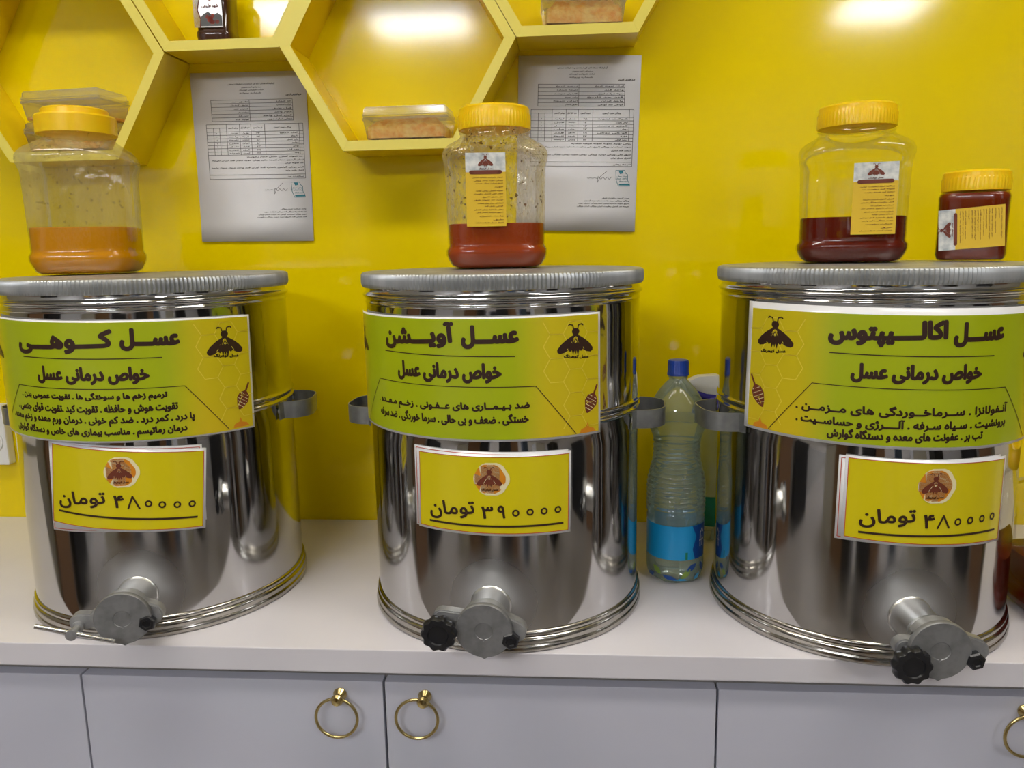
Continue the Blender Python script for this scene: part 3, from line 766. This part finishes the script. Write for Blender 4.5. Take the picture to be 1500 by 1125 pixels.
def make_sign(k, name, corn, brd, label, side, logo2):
    P = PRINT[name]; cx, cy = TK[k]
    t = thing('honey_sign', label, 'sign', (cx, cy, 0), group='yellow green honey signs')
    rb = R + .0050
    sheet('white_sheet', corn, rb, t, M['paper'])
    ic = inset(corn, *brd)
    def cf(u, v):
        w_ = (u if side > 0 else 1 - u); a = max(0, min(1, (w_ - .70) / .14)); e = max(0, min(1, (.13 - w_) / .10))
        a = a * a * (3 - 2 * a); c = lerp(GREEN, YEL, max(a * .85, e * .9))
        return lerp(c, (.78, .45, .02), .25 * a * (1 - v) ** 3)
    sheet('colour_print', ic, rb + .0003, t, M['print'], cf, thick=0)
    sl = [min(c[0] for c in ic), max(c[0] for c in ic)]
    zt, zb = min(ic[0][1], ic[1][1]), max(ic[2][1], ic[3][1])
    H = Decal([M['hexink'], M['orange'], M['brownred'], M['cream']])
    honeyc(H, sl[1] - .010 if side > 0 else sl[0] + .010, -side, (sl[0] + .001, sl[1] - .001), zb + .004, zt - .001, 0)
    # honey dipper
    (hx, hz), (tx_, tz) = P['dip']
    dx, dz = tx_ - hx, tz - hz; L = math.hypot(dx, dz); ux, uz = dx / L, dz / L; vx, vz = -uz, ux
    hd = lambda s_, w_: (hx + ux * s_ * L + vx * w_, hz + uz * s_ * L + vz * w_)
    H.line([hd(0, 0), hd(.4, 0)], .0030, 2)
    ol = [(.30, .002), (.42, .0085), (.62, .0100), (.85, .0060), (1.0, .001)]
    H.poly([hd(a, b) for a, b in ol] + [hd(a, -b) for a, b in ol[::-1]], 2)
    for q in range(5):
        s_ = .40 + q * .11; wv = .0085 - abs(q - 1.6) * .0013
        H.line([hd(s_, -wv), hd(s_ + .03, wv)], .0009, 3, joint=False)
    sx, sz = P['splash']
    H.poly([(sx - .013, sz - .006), (sx - .011, sz - .001), (sx - .003, sz + .002), (sx - .001, sz + .008), (sx + .002, sz + .001), (sx + .009, sz - .001), (sx + .013, sz - .006)], 1)
    H.build('honeycomb_pattern', cylmap(rb + .0005), t)
    E_ = Decal([M['ink'], M['hexink']])
    (lx, lz), (la, _), (lb, _) = P['logo']; hw = (lb - la) / 2
    bee(E_, (lx, lz + .001), hw, hw * .80)
    E_.text(*P['ltext'], bold=.0008)
    if logo2:
        n0 = len(E_.t)
        bee(E_, logo2, hw, hw * .72)
        keep = E_.t[:n0]
        for a, b, c, m_ in E_.t[n0:]:
            q = clip(clip([a, b, c], sl[0] + .001, 1), sl[1] - .001, -1)
            for i in range(1, len(q) - 1): keep.append((q[0], q[i], q[i + 1], m_))
        E_.t = keep
    E_.build('bee_emblem', cylmap(rb + .0006), t)
    D = Decal([M['ink']])
    for i, (s, a, b, h) in enumerate(P['text']):
        big = h > .028; mid = .02 < h <= .028
        D.text(s, a, b, h * (1.0), bold=.0035 if big else (.0026 if mid else .0013))
    D.build('lettering', cylmap(rb + .0006), t)
    D = Decal([M['ink']])
    D.line(P['rule'], .0012, 0, joint=False); D.build('underline', cylmap(rb + .0006), t)
    D = Decal([M['ink']]); D.line(P['trap'], .0010, 0)
    D.build('text_frame', cylmap(rb + .0006), t)
    return t
make_sign(0, 'sign1', [(-.187, .4500), (.2335, .4420), (.2290, .2780), (-.187, .2880)], (.003, .0025, .0035, .0025), 'yellow green sign with four lines of small text, on the left tank', 1, (-.170, .405))
make_sign(1, 'sign2', [(-.272, .4450), (.1480, .4470), (.1490, .2885), (-.272, .2885)], (.003, .0025, .0035, .0030), 'yellow green sign with two lines of small text, on the middle tank', 1, (-.243, .405))
make_sign(2, 'sign3', [(-.2245, .4550), (.1950, .4490), (.1950, .2790), (-.2270, .2860)], (.0075, .0085, .003, .0035), 'yellow green sign with broad white border and bee at its left, on the right tank', -1, (.165, .400))

def make_tag(k, name, label):
    P = PRINT[name]; cx, cy = TK[k]
    t = thing('price_tag', label, 'price tag', (cx, cy, 0), group='yellow price tags')
    r0 = R + .0012
    sheet('backing_sheet', P['back'], r0, t, M['paper'], nx=24, nz=2)
    D = Decal([M['redink']]); c = inset(P['back'], .0032, .0030, .0032, .0030)
    D.line([c[0], c[1], c[2], c[3]], .0009, 0, joint=False, closed=True); D.build('backing_border', cylmap(r0 + .0004), t)
    sheet('front_sheet', P['corn'], r0 + .0010, t, M['paper'], nx=24, nz=2)
    ic = inset(P['corn'], .0038, .0036, .0038, .0036)
    sheet('yellow_print', ic, r0 + .0013, t, M['tagyel'], thick=0, nx=24, nz=2)
    D = Decal([M['ink'], M['redink'], M['orange'], M['cream'], M['brownred'], M['tagyel']])
    D.line(ic, .0009, 1, joint=False, closed=True)
    (lx, lz), (la, _), (lb, _) = P['logo']; r_ = (lb - la) / 2
    D.build('red_border', cylmap(r0 + .0016), t)
    E_ = Decal([M['orange'], M['cream']])
    hexp = lambda rr, dx=0, dz=0: [(lx + dx + rr * cos(a), lz + dz + rr * .96 * sin(a)) for a in [radians(x) for x in (0, 12, 48, 60, 72, 108, 120, 132, 168, 180, 192, 228, 240, 252, 288, 300, 312, 348)]]
    E_.poly(hexp(r_ * 1.04, r_ * .08, r_ * .0), 1); E_.poly(hexp(r_ * .93, -r_ * .04), 0)
    E_.build('honey_drop', cylmap(r0 + .0016), t)
    E_ = Decal([M['brownred'], M['cream']])
    bee(E_, (lx - .001, lz + .001), r_ * .72, r_ * .62)
    E_.text('عسل کوهرنگ', (lx - r_ * .5, lz - r_ * .62), (lx + r_ * .45, lz - r_ * .62), .0038, bold=.0005)
    E_.build('bee_emblem', cylmap(r0 + .0019), t)
    D = Decal([M['ink']])
    for s, a, b, h in P['text']:
        if s == '۸': D.line([(a[0], a[1] - h / 2), ((a[0] + b[0]) / 2 - .0004, a[1] + h / 2 - .001), (b[0], b[1] - h / 2)], .0024)
        else:
            up = .0016 if len(s) > 1 else 0
            D.text(s, (a[0], a[1] + up), (b[0], b[1] + up), h * (.93 if up else 1), bold=.0013)
    for p in P['zero']: D.ring(p, .0025, .0048)
    D.line(P['rule'], .0028, 0, joint=False)
    D.build('lettering', cylmap(r0 + .0018), t)
    return t
make_tag(0, 'tag1', 'yellow price tag below the sign of the left tank, reading 480000 tomans')
make_tag(1, 'tag2', 'yellow price tag reading 390000 tomans')
make_tag(2, 'tag3', 'yellow price tag below the sign of the right tank, wide white strip at its left')

# ------------------------------------------------------------------ jars
def sup(t, r, n):
    c, s_ = cos(t), sin(t)
    return r / ((abs(c) ** n + abs(s_) ** n) ** (1 / n))
def sq_lathe(name, prof, m_, seg=72, close=True, ang=45, stripes=None):
    """prof: (half size, z, squareness exponent)"""
    V, Fc = [], []
    for r, z_, n in prof:
        for k in range(seg):
            t = 2 * pi * (k + .5) / seg; q = sup(t, r, n); V.append((q * cos(t), q * sin(t), z_))
    for i in range(len(prof) - 1):
        for k in range(seg):
            a, b = i * seg + k, i * seg + (k + 1) % seg
            Fc.append((a, b, b + seg, a + seg))
    if close: Fc += [tuple(range(seg - 1, -1, -1)), tuple((len(prof) - 1) * seg + k for k in range(seg))]
    return smooth_angle(mesh(name, V, Fc, m_), ang)
BIG = [(.052, .0012, 4), (.061, .001, 5), (.0675, .006, 5), (.0725, .014, 4.2), (.0752, .021, 4.2), (.0752, .028, 4.2), (.0728, .032, 4.2), (.0718, .035, 4.2), (.0722, .040, 4.2), (.0725, .08, 4.2), (.0730, .12, 4.2), (.0738, .148, 4.2),
       (.0755, .158, 5.2), (.0770, .164, 5), (.0768, .170, 4.6), (.0745, .1765, 4), (.069, .183, 3.4), (.062, .188, 2.8), (.0555, .1925, 2.3), (.0515, .197, 2), (.0505, .201, 2), (.0525, .2025, 2), (.0525, .2045, 2), (.0505, .206, 2), (.0505, .22, 2)]
def cap_me(r, z0, z1, step=True, n=60):
    pr = [(r - .003, z0), (r, z0 + .0005), (r + .0002, z0 + .004), (r, z0 + .006)]
    h = z1 - z0
    pr += [(r, z0 + h * .62), (r - .0012, z0 + h * .68), (r - .0015, z0 + h * .90), (r - .004, z1 - .0008), (r - .008, z1), (r - .016, z1), (r - .018, z1 - .001), (0.0005, z1 - .001)]
    return lathe_me('cap', pr, M['cap'], n * 4, rfun=lambda t, i, q: q + (.00035 * cos(t * n) if i in (2, 3, 4) else 0), ang=35)
def small_text(D, x0, x1, z_, h, m=0, n=3, bold=0): D.text(blurb(n), (x0, z_), (x1, z_), h, bold, m, 1)
def label_print(parent, W_, H_, fm, name='label'):
    """W_ wide, H_ tall label centred on 0; pale header at the top"""
    D = Decal([M['labyel']]); D.quad((-W_ / 2, -H_ / 2), (W_ / 2, -H_ / 2), (W_ / 2, H_ * .24), (-W_ / 2, H_ * .24)); D.t = D.t
    D.mats = [M['labyel'], M['labwhite']]
    D.quad((-W_ / 2, H_ * .24), (W_ / 2, H_ * .24), (W_ / 2, H_ / 2), (-W_ / 2, H_ / 2), 1)
    lab = D.build(name, lambda x, z_: fm(x, z_, 0), parent, step=.006)
    D = Decal([M['brownred'], M['labwhite']])
    bee(D, (0, H_ * .385), W_ * .19, W_ * .17)
    D.text('عسل کوهرنگ', (-W_ * .17, H_ * .285), (W_ * .17, H_ * .285), H_ * .03, .0003)
    r_ = H_ * .027; D.quad((-W_ * .36, H_ * .21), (W_ * .36, H_ * .21), (W_ * .36, H_ * .21 + 2 * r_), (-W_ * .36, H_ * .21 + 2 * r_))
    D.disc((-W_ * .36, H_ * .21 + r_), r_); D.disc((W_ * .36, H_ * .21 + r_), r_)
    D.build('emblem_print', lambda x, z_: fm(x, z_, .0004), lab, step=.006)
    D = Decal([M['brownred'], M['labwhite']])
    rows = [(.165, .9, 4), (.125, .85, 4), (.085, .8, 4), (.035, .25, 1), (-.015, .8, 4), (-.055, .85, 4), (-.10, .6, 3), (-.14, .85, 4), (-.185, .75, 4), (-.225, .55, 3), (-.27, .85, 4), (-.31, .8, 4), (-.36, .7, 2), (-.41, .3, 1), (-.45, .85, 4)]
    for z_, w_, n in rows: small_text(D, W_ * .43 - W_ * .86 * w_, W_ * .43, z_ * H_, H_ * .021, 0, n, .00012)
    D.build('small_print', lambda x, z_: fm(x, z_, .0004), lab, step=.006)
    return lab
def big_jar(loc, rz, label, shell, honey, level, lab=None, scale=(1, 1, 1), capstep=False):
    t = thing('honey_jar', label, 'jar', loc, rz)
    link('jar_body', sq_lathe('jar_body', BIG, M[shell], close=False), t)
    hp = [(r - .0016, max(z_, .0022), n) for r, z_, n in BIG if z_ < level]
    hp += [(hp[-1][0], level - .001, 4.2), (hp[-1][0] - .001, level, 4.2)]
    link('honey', sq_lathe('honey', hp, M[honey]), t)
    if capstep:
        pr = [(.053, .2035), (.0562, .204), (.0562, .2175), (.0562, .228), (.0545, .2305), (.0470, .2315), (.0465, .2385), (.044, .2405), (.0005, .2405)]
        link('cap', lathe_me('cap', pr, M['cap'], 96, ang=30), t)
    else:
        link('cap', cap_me(.0535, .2065, .2405), t)
    if lab:
        label_print(t, .0560, .1040, lambda x, z_, e: (x + lab[0], -(sup(math.atan2(.0745, abs(x + lab[0]) + 1e-6), .0745, 4.2)) * .0 - .0775 - e - .0001, z_ + lab[1]))
    t.scale = scale
    return t
ZL = .4995
big_jar((-.765, -.245, ZL), radians(17), 'clear square jar with yellow cap, one third full of amber honey, on the left tank', 'jar_cloudy', 'honey_light', .0690, scale=(1.02, 1.02, 1.05), capstep=True)
big_jar((-.1085, -.262, ZL), radians(5), 'smeared clear jar with yellow cap and reddish honey on the middle tank', 'jar_dirty', 'honey_red', .0670, (-.0135, .114), scale=(1.0, 1.0, .97))
big_jar((.4100, -.272, ZL), radians(-17), 'clean clear jar with yellow cap and dark honey, left of the small jar', 'jar_clear', 'honey_dark', .0700, (.025, .095), scale=(.985, .985, .91))
big_jar((.7130, -.365, 0.0005), radians(0), 'large jar of dark honey on the counter, cut by the right edge of the photo', 'jar_clear', 'honey_dark', .085)
def small_jar():
    t = thing('honey_jar', 'small full jar of dark honey with yellow cap and sideways label, on the right tank', 'jar', (.5690, -.295, ZL), radians(-28))
    P_ = [(.040, .001, 4), (.045, .001, 5), (.0485, .004, 5), (.0505, .010, 5), (.0500, .05, 5), (.0505, .086, 5), (.0510, .092, 5), (.0490, .0975, 4), (.046, .1, 2.6), (.0450, .103, 2), (.0450, .115, 2)]
    link('jar_body', sq_lathe('jar_body', P_, M['jar_clear'], close=False), t)
    link('honey', sq_lathe('honey', [(r - .0012, max(z_, .002), n) for r, z_, n in P_ if z_ < .098], M['honey_small']), t)
    link('cap', cap_me(.0490, .1005, .1300, n=48), t)
    c_, s_ = cos(radians(90)), sin(radians(90)); tl = radians(4)
    def fm(x, z_, e):
        # rotate the upright label a quarter turn so that its header lies at the left
        X, Z = -z_, x
        X, Z = X * cos(tl) - Z * sin(tl), X * sin(tl) + Z * cos(tl)
        return (X + .000, -.0520 - e, Z + .0475)
    label_print(t, .0580, .0900, fm)
    t.scale = (.87, .87, .95)
    return t
small_jar()

# ------------------------------------------------------------------ comb boxes and the small jar on the shelves
def comb_box(loc, rz, w_, d_, h_, label, fill=.6, group=None, taper=.9):
    t = thing('comb_box', label, 'plastic box', loc, rz, group)
    V = []; 
    def ringq(k, z_): return [(-w_ / 2 * k, -d_ / 2 * k, z_), (w_ / 2 * k, -d_ / 2 * k, z_), (w_ / 2 * k, d_ / 2 * k, z_), (-w_ / 2 * k, d_ / 2 * k, z_)]
    def rb(rings, nm, m_):
        bm = bmesh.new(); prev = None
        for r_ in rings:
            cur = [bm.verts.new(v) for v in r_]
            if prev:
                for i in range(4): bm.faces.new((prev[i], prev[(i + 1) % 4], cur[(i + 1) % 4], cur[i]))
            else: bm.faces.new(cur[::-1])
            prev = cur
        bm.faces.new(prev)
        bmesh.ops.bevel(bm, geom=list(bm.edges), offset=.0022, segments=2, affect='EDGES')
        return smooth_angle(bmesh_to(nm, bm, m_), 40)
    link('tray', rb([ringq(taper, .0005), ringq(.98, h_ * .62), ringq(1.0, h_ * .64), ringq(1.0, h_ * .70)], 'tray', M['clam']), t)
    link('box_lid', rb([ringq(1.0, h_ * .705), ringq(1.0, h_ * .76), ringq(.97, h_ * .77), ringq(.95, h_)], 'box_lid', M['clam']), t)
    bm = bmesh.new(); nx, ny = 22, 12; z0, z1 = .004, h_ * fill
    g = {}
    for i in range(nx + 1):
        for j in range(ny + 1):
            u, v = i / nx, j / ny
            edge = min(u, 1 - u) * nx / 3; e2 = min(v, 1 - v) * ny / 3
            f = min(1, .55 + .45 * min(edge, e2))
            g[i, j] = bm.verts.new(((u - .5) * w_ * .88 * taper / .9, (v - .5) * d_ * .88 * taper / .9, z0 + (z1 - z0) * f * (1 + .10 * random.uniform(-1, 1))))
    for i in range(nx):
        for j in range(ny): bm.faces.new((g[i, j], g[i + 1, j], g[i + 1, j + 1], g[i, j + 1]))
    be = [e for e in bm.edges if len(e.link_faces) == 1]
    r_ = bmesh.ops.extrude_edge_only(bm, edges=be)
    for v in [x for x in r_['geom'] if isinstance(x, bmesh.types.BMVert)]: v.co.z = z0
    link('honeycomb_slab', bmesh_to('honeycomb_slab', bm, M['comb'], True), t)
    return t
zb_ = HZ - hh + TH + .0008
comb_box((-.2765, -.052, zb_), radians(-2), .150, .078, .056, 'clear box of golden honeycomb alone in the middle hexagonal shelf', fill=.66)
comb_box((-.883, -.052, zb_ - .004), radians(-6), .158, .084, .052, 'lower clear comb box in the left hexagonal shelf, behind the amber jar', fill=.6, group='clear comb boxes stacked in the left shelf')
comb_box((-.883, -.052, zb_ + .0488), radians(-6), .158, .084, .052, 'upper clear comb box in the left hexagonal shelf, behind the amber jar cap', fill=.25, group='clear comb boxes stacked in the left shelf')
comb_box((.0257, -.052, zb_ + hh), radians(3), .140, .078, .060, 'clear box of golden honeycomb in the shelf above the right page', fill=.72)
def dark_jar():
    t = thing('syrup_jar', 'small dark brown jar with a picture label in the upper left honeycomb shelf', 'jar', (-.6085, -.052, zb_ + hh - .002), radians(4))
    link('jar_body', sq_lathe('jar_body', [(.026, .001, 3), (.0305, .003, 4), (.0318, .010, 4), (.0318, .016, 4), (.030, .020, 4), (.0305, .07, 4), (.0315, .078, 4), (.028, .088, 3), (.022, .093, 2), (.022, .105, 2)], M['darkjar']), t)
    link('cap', cap_me(.0245, .094, .115, n=30), t)
    fm = lambda x, z_, e=0: (x, -.0322 - e, z_)
    D = Decal([M['labyel'], M['paper'], M['brownred'], M['redink'], M['greyink']])
    D.quad((-.029, .022), (.020, .022), (.020, .078), (-.029, .078), 1)
    D.poly([(-.029, .022), (-.019, .022), (-.017, .035), (-.022, .050), (-.018, .065), (-.020, .078), (-.029, .078)], 0)
    lab = D.build('label', fm, t, step=0)
    D = Decal([M['labyel'], M['paper'], M['brownred'], M['redink'], M['greyink']])
    D.line([(-.019, .022), (-.017, .035), (-.022, .050), (-.018, .065), (-.020, .078)], .0018, 2)
    D.poly([(-.018, .024), (.019, .024), (.019, .040), (.012, .045), (.004, .041), (-.004, .047), (-.012, .043), (-.017, .038)], 4)
    for i in range(9): D.disc((random.uniform(-.008, .012), random.uniform(.030, .041)), .0035, 3, 8)
    D.text('شهد طبیعی', (-.014, .056), (.014, .056), .007, .0005, 2)
    D.disc((0, .067), .003, 2, 10)
    D.build('label_print', lambda x, z_: fm(x, z_, .0004), lab, step=0)
dark_jar()

# ------------------------------------------------------------------ water bottle
def bottle():
    cx, cy = .1690, -.2500
    t = thing('water_bottle', 'large plastic water bottle with blue cap and blue label between two tanks', 'bottle', (cx, cy, 0))
    z_at = lambda zz: zz
    P_ = [(.030, .0010), (.038, .003), (.0430, .010), (.0450, .020), (.0452, .041), (.0440, .0425), (.0440, .0985), (.0455, .100), (.0455, .106), (.0440, .108)]
    z_ = .112
    base = lambda q: .0445 - (.0095 * (.5 - .5 * cos(pi * min(1, max(0, (q - .150) / .055)))))
    while z_ < .224:
        b = base(z_) if z_ < .205 else .0350
        P_ += [(b, z_), (b + .0018, z_ + .0022), (b + .0018, z_ + .0036), (b, z_ + .0056), (b - .0004, z_ + .0068)]
        z_ += .0074
    P_ += [(.0355, .227), (.0385, .236), (.0430, .247), (.0455, .256), (.0455, .262), (.0450, .268), (.0425, .279), (.0385, .290), (.0330, .300), (.0260, .310), (.0190, .318), (.0140, .323), (.0133, .326), (.0150, .327), (.0150, .3285), (.0133, .329), (.0133, .335)]
    body = link('bottle_body', lathe_me('bottle_body', P_, M['pet'], 72, close=False, ang=70,
        rfun=lambda a, i, r: r - (.0035 * (.5 + .5 * cos(a * 5)) if i == 1 else (.0018 * (.5 + .5 * cos(a * 5)) if i == 2 else 0))), t)
    wp = [(r - .0012, max(q, .0022)) for r, q in P_ if q < .262] + [(.0440, .2625)]
    wp = [(r - .003, q) if q < .02 else (r, q) for r, q in wp]
    link('water', lathe_me('water', wp, M['water'], 72, ang=70), t)
    link('cap', lathe_me('cap', [(.0150, .3300), (.0168, .3302), (.0168, .3335), (.0160, .3345), (.0160, .350), (.0150, .3535), (.010, .3545), (.0005, .3545)], M['bluecap'], 96, rfun=lambda a, i, r: r + (.0003 * cos(a * 24) if 3 <= i <= 4 else 0), ang=35), t)
    r_ = .0452
    cm = lambda e: (lambda s, q: ((r_ + e) * cos(s / r_ - pi / 2), (r_ + e) * sin(s / r_ - pi / 2), q))
    D = Decal([M['bluelabel'], M['deepblue']])
    D.quad((-.1419, .0430), (.1419, .0430), (.1419, .0982), (-.1419, .0982))
    lab = D.build('label', cm(-.0001), t, step=.004)
    D = Decal([M['deepblue'], M['whiteplastic'], M['greenlabel']])
    D.poly([(.028, .0432), (.055, .0432), (.055, .098), (.022, .098), (.030, .080), (.023, .060)], 0)
    D.quad((.0105, .0440), (.0145, .0440), (.0145, .0560), (.0105, .0560), 2)
    D.line([(.040, .062), (.040, .084), (.045, .090), (.049, .084)], .0022, 1); D.line([(.0385, .072), (.050, .072)], .0020, 1); D.line([(.046, .062), (.046, .078)], .0020, 1)
    D.build('label_print', cm(.0003), lab, step=.004)
    D = Decal([M['deepblue'], M['leafgreen'], M['bluelabel']])
    for sx, sz, a, L, m_ in ((-.035, .024, 2.3, .022, 1), (-.012, .012, 2.7, .030, 0), (.012, .020, .9, .026, 1), (.022, .030, .7, .024, 0), (.034, .012, 1.2, .022, 2), (-.05, .012, .6, .02, 0), (.004, .008, .1, .024, 2), (.045, .028, 2.0, .024, 0)):
        ux, uz = cos(a), sin(a); o = []
        for s_ in (0, .25, .5, .75, 1.0): o.append((sx + ux * L * (s_ - .5) - uz * .005 * sin(pi * s_), sz + (uz * L * (s_ - .5)) * .8 + ux * .005 * sin(pi * s_)))
        for s_ in (.75, .5, .25): o.append((sx + ux * L * (s_ - .5) + uz * .005 * sin(pi * s_), sz + (uz * L * (s_ - .5)) * .8 - ux * .005 * sin(pi * s_)))
        o = [(x, max(.009, y)) for x, y in o]
        D.poly(o, m_)
    D.build('leaf_print', lambda s, q: ((.0456 if q > .018 else .0456 - (.018 - q) * .25) * cos(s / r_ - pi / 2), (.0456 if q > .018 else .0456 - (.018 - q) * .25) * sin(s / r_ - pi / 2), q), t, step=.003)
bottle()

# ------------------------------------------------------------------ spray bottle behind
def spray():
    t = thing('spray_bottle', 'clear spray bottle with white trigger and green label, half behind the right tank', 'bottle', (.2560, -.075, 0))
    link('bottle_body', lathe_me('bottle_body', [(.022, .001), (.030, .004), (.0320, .012), (.0320, .15), (.030, .175), (.024, .205), (.016, .228), (.0125, .238), (.0125, .252)], M['pet'], 48, close=False, ang=60), t)
    r_ = .0325
    D = Decal([M['greenlabel']]); D.quad((-.06, .030), (.06, .030), (.06, .085), (-.06, .085))
    D.build('label', lambda s, q: (r_ * cos(s / r_ - pi / 2), r_ * sin(s / r_ - pi / 2), q), t, step=.004)
    link('collar', lathe_me('collar', [(.0150, .240), (.0165, .241), (.0165, .258), (.014, .262), (.0005, .262)], M['purple'], 40), t)
    link('trigger_head', prism_y('trigger_head', [(.030, .262), (.034, .275), (.028, .292), (.005, .302), (-.028, .300), (-.044, .293), (-.046, .282), (-.036, .276), (-.014, .268)], -.012, .012, M['whiteplastic'], .003), t)
    link('trigger', prism_y('trigger', [(-.012, .268), (-.022, .266), (-.034, .245), (-.038, .228), (-.033, .228), (-.026, .244), (-.014, .256)], -.006, .006, M['purple'], .001), t)
    link('grip', prism_y('grip', [(-.014, .2685), (-.036, .2765), (-.040, .272), (-.030, .264), (-.010, .2600), (.026, .2600), (.029, .2625)], -.0125, .0125, M['purple'], .001), t)
spray()

# ------------------------------------------------------------------ wall socket
def socket():
    cx, cz = -1.180, .178
    t = thing('wall_socket', 'white wall socket at the left edge behind the left tank', 'socket', (cx, 0, cz))
    link('plate', box_me('plate', -.056, .056, -.022, -.0005, -.062, .062, M['whiteplastic'], .004), t)
    for dx in (-.026, .026) :
        pass
    for dx, dz in ((.026, -.012),):
        s_ = link('outlet', lathe_me('outlet', [(.0235, 0), (.0235, .002), (.0195, .0022), (.0190, -.0005), (.0005, -.0005)], M['whiteplastic'], 40), t, (dx, -.0222, dz), (pi / 2, 0, 0))
        for q in (-.0095, .0095): link('pin_hole', lathe_me('pin_hole', [(.0028, -.0003), (.0028, .0001), (.0002, .0001)], M['gap'], 16), s_, (q, 0, 0))
socket()
